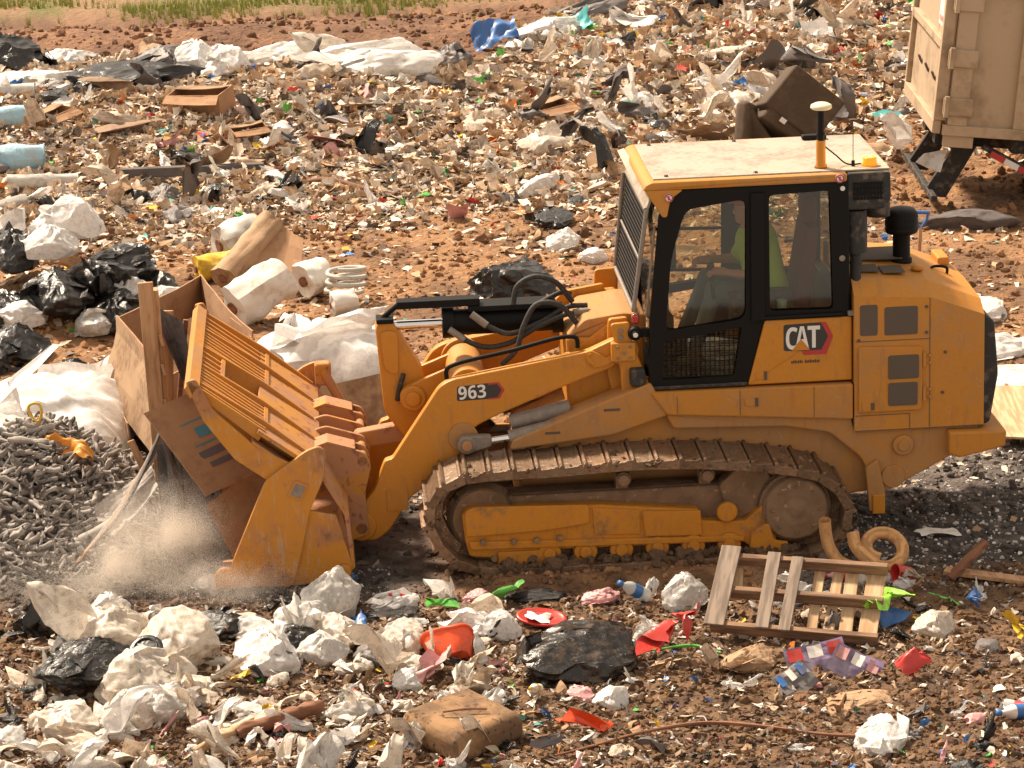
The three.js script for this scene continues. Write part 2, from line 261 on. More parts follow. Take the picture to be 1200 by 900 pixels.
  ln('inner_frame', [box(-1.3, 1.0, 0.22, 0.62, side > 0 ? 0.72 : -0.98, side > 0 ? 0.98 : -0.72, 0.05), ext(rnd([[0.72, 0.3], [0.62, 0.62], [0.8, 0.78], [1.0, 0.74], [1.1, 0.5]], 0.05), side > 0 ? 0.86 : -1.02, side > 0 ? 1.02 : -0.86)], M.muddy, rf);
  ln('pivot_cap', [disc(0.67, 0.43, zf - 0.01, zf + 0.035, 0.085, 0.02)], M.yellowMuddy, rf);
  for (let i = 0; i < 6; i++) ln('bottom_roller', [disc(-0.74 + i * 0.285, 0.165, side * 0.925 - 0.2 + (side > 0 ? 0.03 : -0.03), side * 0.925 + 0.2, 0.095, 0.02, 24), disc(-0.74 + i * 0.285, 0.165, side * 0.925 + (side > 0 ? 0.19 : -0.22), side * 0.925 + (side > 0 ? 0.22 : -0.19), 0.05, 0.01, 16)], M.yellowMuddy);
  for (const x of [-0.14, 0.52]) ln('carrier_roller', [disc(x, 0.735, side * 0.925 - 0.12, side > 0 ? 1.10 : -0.80, 0.062, 0.012), disc(x, 0.735, side > 0 ? 1.10 : -1.12, side > 0 ? 1.125 : -1.10, 0.048, 0.01), box(x - 0.05, x + 0.05, 0.55, 0.72, side * 0.925 - 0.06, side * 0.925 + 0.02)], M.muddy);
  ln('front_idler', [lathe(idlerProfile, 40).rotateX(Math.PI / 2).translate(-1.25, 0.455, side * 0.955)], M.muddy);
  const teeth = []; for (let k = 0; k < 23; k++) { const a = k / 23 * Math.PI * 2, c = Math.cos(a), s = Math.sin(a), q = (r, t) => [1.215 + r * c - t * s, 0.43 + r * s + t * c]; teeth.push(q(0.33, -0.045), q(0.365, -0.012), q(0.365, 0.012), q(0.33, 0.045)); }
  const sp = ln('drive_sprocket', [ext(teeth, side * 0.925 - 0.03, side * 0.925 + 0.03, 0.006), disc(1.215, 0.43, side * 0.925 - 0.12, side > 0 ? 1.09 : -0.7, 0.295, 0.03, 48)], M.muddy);
  ln('final_drive_hub', [lathe([[0, 0.075], [0.05, 0.075], [0.06, 0.062], [0.11, 0.062], [0.12, 0.07], [0.135, 0.062], [0.235, 0.058], [0.25, 0.05], [0.262, 0.03], [0.265, 0]].map(p => p), 48).rotateX(Math.PI / 2).scale(1, 1, side).translate(1.215, 0.43, side * 1.09), ...bolts([0, 1, 2, 3, 4, 5, 6, 7].map(k => [1.215 + 0.19 * Math.cos(k * 0.785), 0.43 + 0.19 * Math.sin(k * 0.785)]), side > 0 ? 1.145 : -1.165, 0.012, 0.02)], M.yellowMuddy.clone(), sp).material.map = M.muddy.map;
  ln('sprocket_guard', [ext(rnd([[0.84, 0.10], [0.86, 0.26], [1.0, 0.33], [1.04, 0.18], [1.16, 0.16], [1.10, 0.05]], 0.03), side > 0 ? 1.10 : -1.15, side > 0 ? 1.15 : -1.10, 0.012)], M.yellowMuddy, rf);
}

// hull, fenders ------------------------------------------
const hull = ln('hull', [
  ext(rnd([[-0.95, 0.40], [-0.9, 0.85], [-0.2, 1.15], [0.2, 1.32], [1.74, 1.31], [2.76, 0.925], [2.56, 0.69], [2.03, 0.40], [1.4, 0.34], [0.2, 0.34]], 0.04), -0.66, 0.66, 0.02),
  ext(rnd([[0.30, 1.02], [0.24, 1.15], [1.72, 1.05], [1.75, 0.93], [2.76, 0.915], [2.56, 0.69], [2.02, 0.405], [1.93, 0.42], [1.80, 0.70], [1.55, 0.92], [1.2, 0.99]], 0.03), 0.60, 0.745, 0.015),
  ext(rnd([[0.30, 1.02], [0.24, 1.15], [1.72, 1.05], [1.75, 0.93], [2.76, 0.915], [2.56, 0.69], [2.02, 0.405], [1.93, 0.42], [1.80, 0.70], [1.55, 0.92], [1.2, 0.99]], 0.03), -0.745, -0.60, 0.015)], M.yellowDusty);
ln('hull_boss', [disc(2.14, 0.79, 0.745, 0.775, 0.085, 0.012), disc(2.14, 0.79, 0.775, 0.79, 0.045, 0.01)], M.yellowDusty, hull);
ln('hull_boss', [disc(2.06, 0.53, 0.745, 0.765, 0.095, 0.012)], M.yellowDusty, hull);
ln('rear_step', [ext(rnd([[1.86, 0.26], [1.83, 0.62], [1.93, 0.69], [1.99, 0.40], [1.985, 0.26]], 0.02), 0.745, 0.80, 0.01)], M.yellowDusty, hull);
ln('step_plate', [box(1.885, 1.985, 0.24, 0.40, 0.80, 0.815)], M.yellow, hull);
for (const s of [1, -1]) {
  const z = q => s > 0 ? q : -q;
  ln('side_sill', [ext(rnd([[0.12, 1.335], [1.735, 1.325], [1.735, 1.03], [0.25, 1.145]], 0.02), Math.min(z(0.5), z(0.78)), Math.max(z(0.5), z(0.78)), 0.014)], M.yellowMid);
  ln('front_fender', [ext(rnd([[-1.0, 0.92], [-0.98, 1.0], [-0.18, 1.30], [0.13, 1.41], [0.26, 1.14], [-0.18, 1.0]], 0.025), Math.min(z(0.5), z(0.76)), Math.max(z(0.5), z(0.76)), 0.014)], M.yellowDusty);
}
ln('sill_seams', [box(0.33, 0.334, 1.16, 1.30, 0.78, 0.783, 0), box(1.42, 1.424, 1.07, 1.32, 0.78, 0.783, 0), box(0.83, 0.834, 1.12, 1.325, 0.78, 0.783, 0)], M.vent);
ln('sill_latch', [box(0.87, 0.98, 1.19, 1.25, 0.78, 0.788, 0.003)], M.yellowMid); ln('latch_recess', [box(0.95, 0.975, 1.185, 1.255, 0.788, 0.792, 0)], M.vent);
ln('fender_slot', [box(-0.72, -0.60, 1.035, 1.055, 0.76, 0.763, 0)], M.vent); ln('fender_slot', [box(-0.25, -0.12, 1.2, 1.22, 0.76, 0.763, 0)], M.vent);

// engine hood --------------------------------------------
const hoodSection = (x, yTop, yShoulder, w) => [[x, 0.925, w], [x, yShoulder, w], [x, yTop, w - 0.16], [x, yTop + 0.02, 0], [x, yTop, -w + 0.16], [x, yShoulder, -w], [x, 0.925, -w]];
{
  const secs = [hoodSection(1.745, 2.16, 2.04, 0.78), hoodSection(2.36, 2.10, 2.0, 0.78), hoodSection(2.785, 1.93, 1.84, 0.775)], P = [], I = [];
  for (const s of secs) for (const p of s) P.push(...p);
  const n = 7; for (let k = 0; k < 2; k++) for (let i = 0; i < n - 1; i++) { const a = k * n + i, b = a + n; I.push(a, b, a + 1, a + 1, b, b + 1); }
  for (const o of [0, 2 * n]) for (let i = 1; i < n - 1; i++) I.push(o, o + i, o + i + 1);
  const g = new THREE.BufferGeometry(); g.setAttribute('position', new THREE.Float32BufferAttribute(P, 3)); g.setIndex(I);
  const hood = ln('engine_hood', [g.toNonIndexed()], M.yellowMid);
  const seam = (x0, x1, y0, y1) => box(x0, x1, y0, y1, 0.778, 0.7835, 0);
  ln('hood_seams', [seam(2.345, 2.35, 0.94, 2.0), seam(1.75, 2.345, 1.665, 1.670), seam(1.75, 2.185, 1.055, 1.06), seam(2.185, 2.19, 0.94, 1.06), seam(1.75, 2.78, 0.928, 0.934)], M.vent, hood);
  const ventAt = (x0, x1, y0, y1, z) => { const v = ln('vent_grille', [ext(rnd([[x0, y0], [x1, y0], [x1, y1], [x0, y1]], 0.02), z, z + 0.006, 0.002)], M.vent, hood); return v; };
  ventAt(1.79, 1.93, 1.715, 1.965, 0.779); ventAt(1.985, 2.25, 1.71, 1.94, 0.779);
  const door = ln('access_door', [ext(rnd([[1.775, 1.085], [1.775, 1.63], [2.285, 1.61], [2.285, 1.09]], 0.03), 0.778, 0.805, 0.01)], M.yellowMid, hood);
  ventAt(2.01, 2.255, 1.355, 1.55, 0.806); ventAt(2.01, 2.245, 1.135, 1.325, 0.806);
  ln('door_latch', [box(1.80, 1.90, 1.10, 1.18, 0.805, 0.812, 0.003)], M.yellowMid, hood); ln('latch_recess', [box(1.87, 1.90, 1.11, 1.17, 0.812, 0.815, 0)], M.vent, hood);
  for (const y of [1.22, 1.5]) ln('door_hinge', [box(2.29, 2.315, y - 0.06, y + 0.06, 0.783, 0.80, 0.004), ...bolts([[2.345, y - 0.03], [2.345, y + 0.03]], 0.783, 0.012)], M.yellowMid, hood);
  ln('bolts', bolts([[2.32, 1.93], [2.32, 1.72], [2.47, 1.55], [2.45, 1.22], [1.78, 1.68]], 0.781, 0.013), M.vent, hood);
  ln('rear_radiator_guard', [ext(rnd([[2.775, 1.86], [2.87, 1.77], [2.905, 1.34], [2.84, 0.94], [2.75, 0.915]], 0.03), -0.76, 0.76, 0.02)], M.blackDusty, hood);
  // vents in the hood top
  const topVent = (x0, x1, z0, z1, y) => ln('vent_grille', [box(x0, x1, y, y + 0.012, z0, z1, 0.002)], M.vent, hood);
  topVent(1.80, 2.0, 0.28, 0.50, 2.158); topVent(2.02, 2.2, 0.30, 0.52, 2.145); topVent(1.85, 2.25, -0.25, 0.15, 2.165);
  ln('hood_handle', [tube([[2.5, 2.02, 0.1], [2.5, 2.07, 0.1], [2.62, 2.06, 0.1], [2.62, 1.99, 0.1]], 0.012)], M.black, hood);
  ln('filler_cap', [lathe([[0, 0], [0.05, 0], [0.05, 0.03], [0, 0.035]], 16).translate(2.33, 2.12, 0.35)], M.yellow, hood); ln('hood_catch', [box(2.62, 2.72, 1.985, 2.06, -0.55, -0.25, 0.02)], M.yellow, hood);
  const cap = ln('air_intake_stack', [lathe([[0.075, 0], [0.085, 0.01], [0.085, 0.045], [0.07, 0.05], [0.07, 0.24], [0.125, 0.26], [0.135, 0.28], [0.135, 0.30], [0.128, 0.31], [0.135, 0.32], [0.135, 0.36], [0.128, 0.37], [0.135, 0.38], [0.13, 0.42], [0.10, 0.455], [0.04, 0.465], [0, 0.465]], 32).translate(2.255, 2.11, 0.08)], M.black, hood);
}
ln('rear_bumper', [ext(rnd([[2.49, 0.905], [2.955, 0.895], [2.945, 0.765], [2.58, 0.685], [2.49, 0.72]], 0.02), -0.86, 0.86, 0.02)], M.yellowMid);

// cab ----------------------------------------------------
const cabHole1 = rnd([[0.245, 1.80], [0.30, 2.40], [0.42, 2.80], [0.92, 2.865], [0.905, 1.88]], 0.09), cabHole2 = rnd([[0.215, 1.41], [0.235, 1.745], [0.875, 1.835], [0.805, 1.41]], 0.02), cabHole3 = rnd([[1.075, 1.93], [1.075, 2.885], [1.575, 2.90], [1.60, 1.92]], 0.05);
const cabOutline = [[0.115, 1.34], [0.135, 1.90], [0.225, 2.74], [0.31, 2.95], [1.72, 2.965], [1.72, 1.862], [1.04, 1.862], [0.905, 1.34]];
const cab = ln('cab', [
  ext(cabOutline, 0.655, 0.72, 0.012, [cabHole1, cabHole2, cabHole3]), ext(cabOutline, -0.72, -0.655, 0.012, [cabHole1, cabHole2, cabHole3]),
  box(0.14, 0.22, 1.35, 1.42, -0.66, 0.66), box(0.2, 0.32, 2.86, 2.94, -0.66, 0.66), box(1.66, 1.72, 2.85, 2.95, -0.66, 0.66), box(1.64, 1.72, 1.34, 2.0, -0.66, 0.66), box(0.12, 1.72, 1.30, 1.345, -0.66, 0.66)], M.black);
ln('cab_panel', [ext(rnd([[1.045, 1.87], [1.735, 1.865], [1.735, 1.345], [0.905, 1.345]], 0.012), 0.58, 0.732, 0.012)], M.yellow, cab);
ln('cab_panel', [ext(rnd([[1.045, 1.87], [1.735, 1.865], [1.735, 1.345], [0.905, 1.345]], 0.012), -0.732, -0.58, 0.012)], M.yellow, cab);
ln('cab_floor', [box(0.2, 1.66, 1.345, 1.38, -0.65, 0.65)], M.blackDusty, cab);
ln('door_window', [ext(cabHole1, 0.683, 0.687, 0)], M.glass, cab); ln('side_window', [ext(cabHole3, 0.683, 0.687, 0)], M.glass, cab);
ln('lower_window', [ext(cabHole2, 0.675, 0.679, 0)], M.glass, cab);
ln('far_door_window', [ext(cabHole1, -0.687, -0.683, 0)], M.glass, cab).name = 'door_window'; ln('side_window', [ext(cabHole3, -0.687, -0.683, 0)], M.glass, cab);
ln('windshield', [box(0.178, 0.184, 1.42, 2.88, -0.655, 0.655, 0).rotateZ(0)], M.glass, cab);
ln('rear_window', [box(1.69, 1.695, 2.0, 2.86, -0.655, 0.655, 0)], M.glass, cab);
{ const bars = []; for (let i = 0; i < 17; i++) { const x = 0.23 + i * 0.038; bars.push(box(x - 0.003, x + 0.003, 1.41, 1.75 + Math.min(0.085, (x - 0.23) * 0.14), 0.698, 0.706, 0)); } for (let j = 0; j < 10; j++) { const y = 1.435 + j * 0.04; bars.push(box(0.22, 0.82 + (y - 1.41) * 0.16, y - 0.003, y + 0.003, 0.706, 0.712, 0)); } ln('window_mesh', bars, M.black, cab); }
ln('door_post', [ext(rnd([[0.935, 1.86], [0.94, 2.90], [1.05, 2.90], [1.045, 1.86]], 0.015), 0.72, 0.745, 0.008)], M.black, cab);
ln('door_crossbar', [rod([0.2, 1.77, 0.705], [0.9, 1.865, 0.705], 0.013)], M.black, cab);
ln('far_rail', [rod([0.2, 2.33, -0.62], [0.92, 2.31, -0.62], 0.014), rod([0.2, 1.98, -0.62], [0.92, 1.96, -0.62], 0.014)], M.black, cab).name = 'grab_rail';
ln('door_sill', [box(0.14, 0.90, 1.345, 1.375, 0.72, 0.742)], M.blackDusty, cab);
ln('window_rail', [rod([1.0, 1.885, 0.735], [1.66, 1.89, 0.735], 0.018)], M.black, cab);
ln('door_bolt', [disc(1.66, 2.34, 0.72, 0.735, 0.025, 0.006, 16)], M.greySteel, cab); ln('corner_bolt', [disc(1.665, 2.90, 0.72, 0.735, 0.02, 0.006, 16)], M.white, cab);
ln('door_hinge', [box(1.70, 1.86, 1.875, 1.915, 0.70, 0.76, 0.01), rod([1.80, 1.82, 0.73], [1.80, 1.98, 0.73], 0.022)], M.greySteel, cab);
ln('intake_duct', [rod([1.79, 2.7, 0.60], [1.79, 2.36, 0.60], 0.09), rod([1.79, 2.36, 0.60], [1.78, 1.95, 0.62], 0.045), rod([1.79, 2.26, 0.60], [1.79, 2.28, 0.60], 0.05)], M.blackDusty, cab);
// roof
const roof = ln('cab_roof', [ext(rnd([[0.10, 2.955], [0.12, 3.0], [0.17, 3.022], [1.70, 3.022], [1.70, 2.955]], 0.02), -0.745, 0.745, 0.018), ext(rnd([[0.115, 2.96], [0.25, 2.74], [0.285, 2.74], [0.315, 2.88], [0.42, 2.955]], 0.03), 0.70, 0.745, 0.01), ext(rnd([[0.115, 2.96], [0.25, 2.74], [0.285, 2.74], [0.315, 2.88], [0.42, 2.955]], 0.03), -0.745, -0.70, 0.01)], M.yellowMid);
ln('roof_sheet', [box(0.19, 2.05, 3.018, 3.034, -0.665, 0.665, 0.006)], M.roof, roof);
ln('roof_screws', [[0.3, 0.6], [0.3, -0.6], [1.0, 0.62], [1.6, -0.6], [1.0, -0.6]].map(([x, z]) => lathe([[0, 0], [0.016, 0], [0.016, 0.012], [0, 0.016]], 10).translate(x, 3.034, z)), M.vent, roof);
const ac = ln('ventilation_box', [ext(rnd([[1.705, 2.72], [1.705, 3.016], [2.045, 3.016], [2.05, 2.80], [2.0, 2.72]], 0.025), -0.72, 0.72, 0.015), lathe([[0, 0], [0.1, 0], [0.1, 0.12], [0, 0.12]], 24).translate(1.98, 2.62, 0.5)], M.blackDusty, cab);
{ const g = []; for (let i = 0; i < 9; i++) g.push(box(1.755 + i * 0.026, 1.768 + i * 0.026, 2.80, 2.94, 0.722, 0.732, 0)); for (let j = 0; j < 4; j++) g.push(box(1.745, 1.985, 2.805 + j * 0.04, 2.815 + j * 0.04, 0.722, 0.734, 0)); ln('vent_grille', g, M.black, ac); }
const beacon = ln('beacon', [lathe([[0, 0], [0.062, 0], [0.062, 0.02], [0.055, 0.025], [0.055, 0.06], [0.04, 0.075], [0, 0.078]], 24).translate(1.91, 3.034, 0.55)], M.amber, roof);
{ const l = new THREE.PointLight(new THREE.Color(1, 0.5, 0.08), 0.25); l.position.set(1.91, 3.13, 0.55); l.castShadow = true; loader.add(l); }
const mast = ln('antenna_mast', [lathe([[0, 0], [0.05, 0], [0.05, 0.02], [0.038, 0.03], [0.038, 0.22], [0, 0.22]], 20).translate(1.525, 3.034, 0.55)], M.yellow, roof);
ln('mast_tube', [rod([1.525, 3.25, 0.55], [1.527, 3.50, 0.55], 0.03, 0.026), rod([1.525, 3.29, 0.55], [1.525, 3.31, 0.55], 0.036)], M.black, mast);
ln('antenna_dome', [lathe([[0, 0], [0.07, 0], [0.085, 0.012], [0.08, 0.035], [0.05, 0.05], [0, 0.054]], 28).translate(1.53, 3.50, 0.55)], mat({ color: lin(0.7, 0.62, 0.42), roughness: 0.5 }), mast);
ln('whip_antenna', [rod([1.78, 3.034, 0.55], [1.78, 3.08, 0.55], 0.014), rod([1.78, 3.08, 0.55], [1.78, 3.36, 0.55], 0.003)], M.black, roof);
ln('antenna_cable', [tube([[1.56, 3.2, 0.55], [1.65, 3.12, 0.5], [1.74, 3.045, 0.5], [1.85, 3.045, 0.52]], 0.006)], M.black, roof);
ln('roof_bracket', [box(1.55, 1.75, 3.034, 3.075, -0.58, -0.5)], M.black, roof);
const noSign = (x, y, z) => { const s = ln('warning_sticker', [disc(x, y, z, z + 0.004, 0.036, 0.001, 24)], M.white, roof); ln('sticker_ring', [new THREE.TorusGeometry(0.03, 0.005, 6, 24).translate(x, y, z + 0.005), box(-0.028, 0.028, -0.004, 0.004, 0, 0.004, 0).rotateZ(-0.8).translate(x, y, z + 0.004), box(-0.006, 0.006, -0.018, 0.016, 0, 0.002, 0).translate(x, y, z + 0.004)], M.redPaint, roof); return s; };
noSign(0.30, 2.895, 0.748); noSign(1.64, 2.985, 0.748);
// front guard
const guardMesh = (() => { const t = 0.005, P = []; for (let i = 0; i <= 34; i++) { const z = -0.68 + i * 0.04; P.push(rod([0.125, 2.80, z], [0.02, 2.02, z], t, t, 5)); } for (let j = 0; j <= 20; j++) { const k = j / 20; P.push(rod([mix(0.125, 0.02, k), mix(2.8, 2.02, k), -0.68], [mix(0.125, 0.02, k), mix(2.8, 2.02, k), 0.68], t, t, 5)); } return P; })();
const guard = ln('windshield_guard', guardMesh, M.blackDusty, cab);
ln('guard_frame', [rod([0.13, 2.80, 0.70], [0.01, 2.0, 0.70], 0.018), rod([0.10, 2.80, -0.70], [0.01, 2.0, -0.70], 0.018), rod([0.01, 2.0, 0.70], [0.01, 2.0, -0.70], 0.018), rod([0.125, 2.80, 0.70], [0.125, 2.8, -0.70], 0.018), rod([0.07, 2.4, 0.70], [0.07, 2.4, -0.70], 0.012)], M.greySteel, cab);
ln('guard_visor', [panel4([[0.135, 2.80, 0.70], [0.06, 2.98, -0.70], [0.11, 3.0, -0.68], [0.20, 2.95, 0.66]], 0.02, 4, 0)], M.roof, cab);
ln('side_rail', [rod([0.11, 1.95, 0.69], [0.19, 2.65, 0.69], 0.01), rod([0.11, 1.95, 0.69], [0.14, 1.92, 0.66], 0.01)], M.greySteel, cab);
// inside: seat, console, lever
ln('seat', [box(0.98, 1.45, 1.72, 1.86, -0.2, 0.28, 0.06), ext(rnd([[1.34, 1.84], [1.45, 2.50], [1.56, 2.50], [1.48, 1.82]], 0.05), -0.2, 0.28, 0.03), box(1.44, 1.56, 2.48, 2.72, -0.1, 0.18, 0.05), box(1.0, 1.4, 1.38, 1.72, -0.15, 0.22, 0.03)], mat({ color: lin(0.16, 0.03, 0.022), roughness: 0.85 }), cab);
ln('console', [box(0.8, 1.3, 1.75, 2.05, 0.36, 0.52, 0.04), box(0.24, 0.34, 1.40, 2.0, -0.3, 0.3, 0.04), box(0.42, 0.5, 2.0, 2.85, -0.62, -0.52, 0.02)], M.blackDusty, cab);
ln('control_lever', [rod([0.70, 1.95, 0.30], [0.68, 2.18, 0.27], 0.018), lathe([[0, 0], [0.03, 0.01], [0.036, 0.05], [0.026, 0.1], [0, 0.11]], 14).translate(0.68, 2.14, 0.27)], M.rubber, cab);
ln('fire_extinguisher', [lathe([[0, 0], [0.06, 0], [0.07, 0.02], [0.07, 0.26], [0.03, 0.31], [0.02, 0.36], [0, 0.36]], 20).translate(0.28, 1.62, 0.5)], M.black, cab);
ln('cup', [lathe([[0, 0], [0.035, 0], [0.045, 0.09], [0.04, 0.09]], 16).translate(1.20, 1.90, 0.58)], mat({ color: lin(0.35, 0.5, 0.46), roughness: 0.4 }), cab);

// maker's mark and model number on the panels
const txt = (s, size, x, y, z, sx = 1, depth = 0.002) => new TextGeometry(s, { font, size, depth, curveSegments: 5, bevelEnabled: false }).scale(sx, 1, 1).translate(x, y, z);
{
  const z = 0.732, cx = 1.19, cy = 1.60, S = 0.001;
  const at = (l) => l.map(([a, b]) => [cx + a, cy + b]);
  const base = ln('maker_badge', [ext(at(rnd([[0, 0.01], [0, 0.225], [0.285, 0.232], [0.31, 0.23], [0.375, 0.12], [0.31, 0.0]], 0.02)), z, z + S, 0)], M.decalBlack, cab);
  ln('badge_hexagon', [ext(at([[0.29, 0.236], [0.34, 0.23], [0.395, 0.115], [0.34, -0.03], [0.16, -0.03], [0.14, 0.005], [0.30, 0.008], [0.355, 0.115], [0.315, 0.2]]), z + 0.0012, z + 0.0025, 0)], M.redPaint, cab);
  const T = 0.18;
  ln('badge_letters', [txt('C', T, cx + 0.008, cy + 0.022, z + 0.002, 0.68), txt('A', T, cx + 0.093, cy + 0.028, z + 0.003, 0.66), txt('T', T, cx + 0.187, cy + 0.028, z + 0.002, 0.78)], M.white, cab);
  ln('badge_triangle', [ext(at([[0.065, 0.012], [0.138, 0.105], [0.21, 0.012]]), z + 0.005, z + 0.007, 0)], M.yellow, cab);
  ln('small_lettering', Array.from({ length: 17 }, (_, i) => i === 7 ? null : box(cx + 0.06 + i * 0.0135, cx + 0.0695 + i * 0.0135, cy - 0.095, cy - 0.075 + (i % 3) * 0.003, z, z + 0.0015, 0)).filter(Boolean), M.decalBlack, cab);
}
ln('panel_latch', [box(0.97, 1.06, 1.39, 1.45, 0.732, 0.74, 0.003)], M.yellow, cab); ln('latch_recess', [box(1.03, 1.055, 1.385, 1.455, 0.74, 0.744, 0)], M.vent, cab);

// loader tower in front of the cab ------------------------
const tower = ln('loader_tower', [
  ext(rnd([[-0.17, 1.88], [-0.02, 1.89], [0.02, 1.72], [0.12, 1.4], [0.1, 1.15], [-0.12, 1.1], [-0.2, 1.5]], 0.03), 0.44, 0.50, 0.012), ext(rnd([[-0.17, 1.88], [-0.02, 1.89], [0.02, 1.72], [0.12, 1.4], [0.1, 1.15], [-0.12, 1.1], [-0.2, 1.5]], 0.03), -0.50, -0.44, 0.012),
  ext(rnd([[-0.17, 1.88], [-0.02, 1.89], [0.0, 1.72], [0.12, 1.4], [0.1, 1.15], [-0.08, 1.1], [-0.1, 1.5]], 0.03), 0.61, 0.65, 0.012), ext(rnd([[-0.17, 2.01], [0.02, 2.02], [0.02, 1.72], [0.12, 1.4], [0.1, 1.15], [-0.08, 1.1], [-0.2, 1.5]], 0.03), -0.65, -0.61, 0.012),
  box(-0.5, 0.12, 1.1, 1.72, -0.42, 0.42, 0.03), box(-0.17, 0.02, 1.58, 1.73, 0.60, 0.69, 0.01)], M.yellow);
ln('tower_deck', [ext(rnd([[-0.5, 1.72], [-0.35, 1.86], [-0.05, 1.90], [0.14, 1.88], [0.14, 1.70]], 0.03), -0.40, 0.40, 0.02)], M.yellowDusty, tower);
ln('bolts', [...bolts([[-0.12, 1.70], [-0.02, 1.70], [-0.07, 1.65], [-0.12, 1.61], [-0.02, 1.61]], 0.69, 0.012), ...bolts([[-0.09, 1.82], [-0.09, 1.77]], 0.65, 0.02)], M.greySteel, tower);
ln('tower_hook', [ext(rnd([[-0.36, 1.58], [-0.36, 1.66], [-0.32, 1.665], [-0.2, 1.60], [-0.12, 1.64], [-0.1, 1.60], [-0.2, 1.54], [-0.3, 1.52]], 0.015), 0.605, 0.63, 0.006), ...bolts([[-0.335, 1.635], [-0.315, 1.565]], 0.63, 0.016)], M.yellow, tower);
const lamp = ln('work_lamp', [disc(0.02, 1.80, 0.62, 0.70, 0.055, 0.02), disc(0.02, 1.80, 0.70, 0.72, 0.03, 0.008), box(0.0, 0.14, 1.76, 1.83, 0.60, 0.66)], M.black, tower);
ln('lamp_lens', [disc(0.02, 1.80, 0.72, 0.724, 0.02, 0.002, 16)], M.white, lamp); ln('tail_lens', [box(0.0, 0.06, 1.87, 1.95, 0.60, 0.66, 0.02)], M.redLens, lamp);
ln('step_box', [box(-0.03, 0.09, 1.38, 1.52, 0.62, 0.74, 0.02)], M.blackDusty, tower);

// lift arms -----------------------------------------------
const armPts = rnd([[-0.10, 1.76], [-0.354, 1.65], [-1.44, 1.478], [-1.535, 1.425], [-1.93, 0.85], [-1.99, 0.84], [-2.02, 0.77], [-2.08, 0.6], [-2.17, 0.5], [-2.31, 0.38], [-2.32, 0.21], [-2.09, 0.17], [-1.98, 0.25], [-1.80, 0.52], [-1.62, 0.64], [-1.41, 0.83], [-1.262, 1.083], [-1.05, 1.178], [-0.524, 1.382], [-0.13, 1.52]], 0.05);
for (const s of [1, -1]) {
  const a = ln('lift_arm', [ext(armPts, s > 0 ? 0.50 : -0.60, s > 0 ? 0.60 : -0.50, 0.014), disc(-0.06, 1.64, s > 0 ? 0.50 : -0.605, s > 0 ? 0.605 : -0.50, 0.12, 0.015), disc(-2.2, 0.30, s > 0 ? 0.48 : -0.62, s > 0 ? 0.62 : -0.48, 0.12, 0.015)], M.yellow);
  ln('arm_boss', [disc(-1.36, 1.0, s > 0 ? 0.60 : -0.62, s > 0 ? 0.62 : -0.60, 0.12, 0.012), ], M.yellowDusty, a); ln('arm_plate', [box(-1.99, -1.82, 0.42, 0.60, s > 0 ? 0.60 : -0.612, s > 0 ? 0.612 : -0.60, 0.004)], M.yellowMid, a);
  ln('arm_pin', [disc(-1.34, 0.965, s > 0 ? 0.62 : -0.76, s > 0 ? 0.76 : -0.62, 0.042, 0.01)], M.bucketBack, a);
  const c = ln('lift_cylinder', [rod([-1.0, 1.0, s * 0.68], [-0.35, 1.13, s * 0.68], 0.06), rod([-0.98, 1.085, s * 0.56], [-0.5, 1.19, s * 0.56], 0.065)], M.greySteel);
  ln('cylinder_rod', [rod([-1.34, 0.965, s * 0.68], [-0.98, 1.0, s * 0.68], 0.028)], M.chrome, c);
  ln('cylinder_eye', [disc(-1.34, 0.965, s > 0 ? 0.63 : -0.73, s > 0 ? 0.73 : -0.63, 0.075, 0.015), ext(rnd([[-1.36, 0.89], [-1.36, 1.04], [-1.14, 1.035], [-1.14, 0.945]], 0.03), s > 0 ? 0.64 : -0.72, s > 0 ? 0.72 : -0.64)], M.greySteel, c);
}
{ // model number on the near arm
  const z = 0.6145; const arm = loader.children.find(o => o.name === 'lift_arm');
  const zz = 0.600, badge = ln('number_badge', [ext(rnd([[-1.40, 1.30], [-1.395, 1.42], [-1.12, 1.438], [-1.06, 1.435], [-1.025, 1.375], [-1.06, 1.315], [-1.15, 1.305]], 0.02), zz, zz + 0.001, 0)], M.decalBlack, arm);
  ln('badge_edge', [ext([[-1.15, 1.437], [-1.065, 1.441], [-1.018, 1.375], [-1.06, 1.305], [-1.15, 1.300], [-1.15, 1.312], [-1.075, 1.318], [-1.042, 1.375], [-1.075, 1.425], [-1.15, 1.422]], zz + 0.0015, zz + 0.0028, 0)], M.redPaint, arm);
  ln('badge_digits', [txt('963', 0.108, 0, 0, 0, 0.92).rotateZ(0.04).translate(-1.388, 1.312, zz + 0.002)], M.white, arm);
}
ln('torque_tube', [rod([-1.30, 1.38, -0.5], [-1.30, 1.38, 0.5], 0.15, 0.15, 32), rod([-1.30, 1.38, -0.34], [-1.30, 1.38, -0.30], 0.18, 0.18, 32)], M.yellowMid);
ln('lever_support', [ext(rnd([[-1.80, 1.16], [-1.82, 1.30], [-1.72, 1.36], [-1.3, 1.52], [-1.15, 1.46], [-1.2, 1.28], [-1.5, 1.2]], 0.05), 0.17, 0.22, 0.012), ext(rnd([[-1.80, 1.16], [-1.82, 1.30], [-1.72, 1.36], [-1.3, 1.52], [-1.15, 1.46], [-1.2, 1.28], [-1.5, 1.2]], 0.05), -0.22, -0.17, 0.012)], M.yellow);
const lever = ln('tilt_lever', [ext(rnd([[-2.01, 1.80], [-1.97, 1.875], [-1.88, 1.875], [-1.815, 1.74], [-1.64, 1.42], [-1.62, 1.0], [-1.68, 0.86], [-1.80, 0.85], [-1.97, 1.10]], 0.06), -0.10, 0.12, 0.02)], M.yellow);
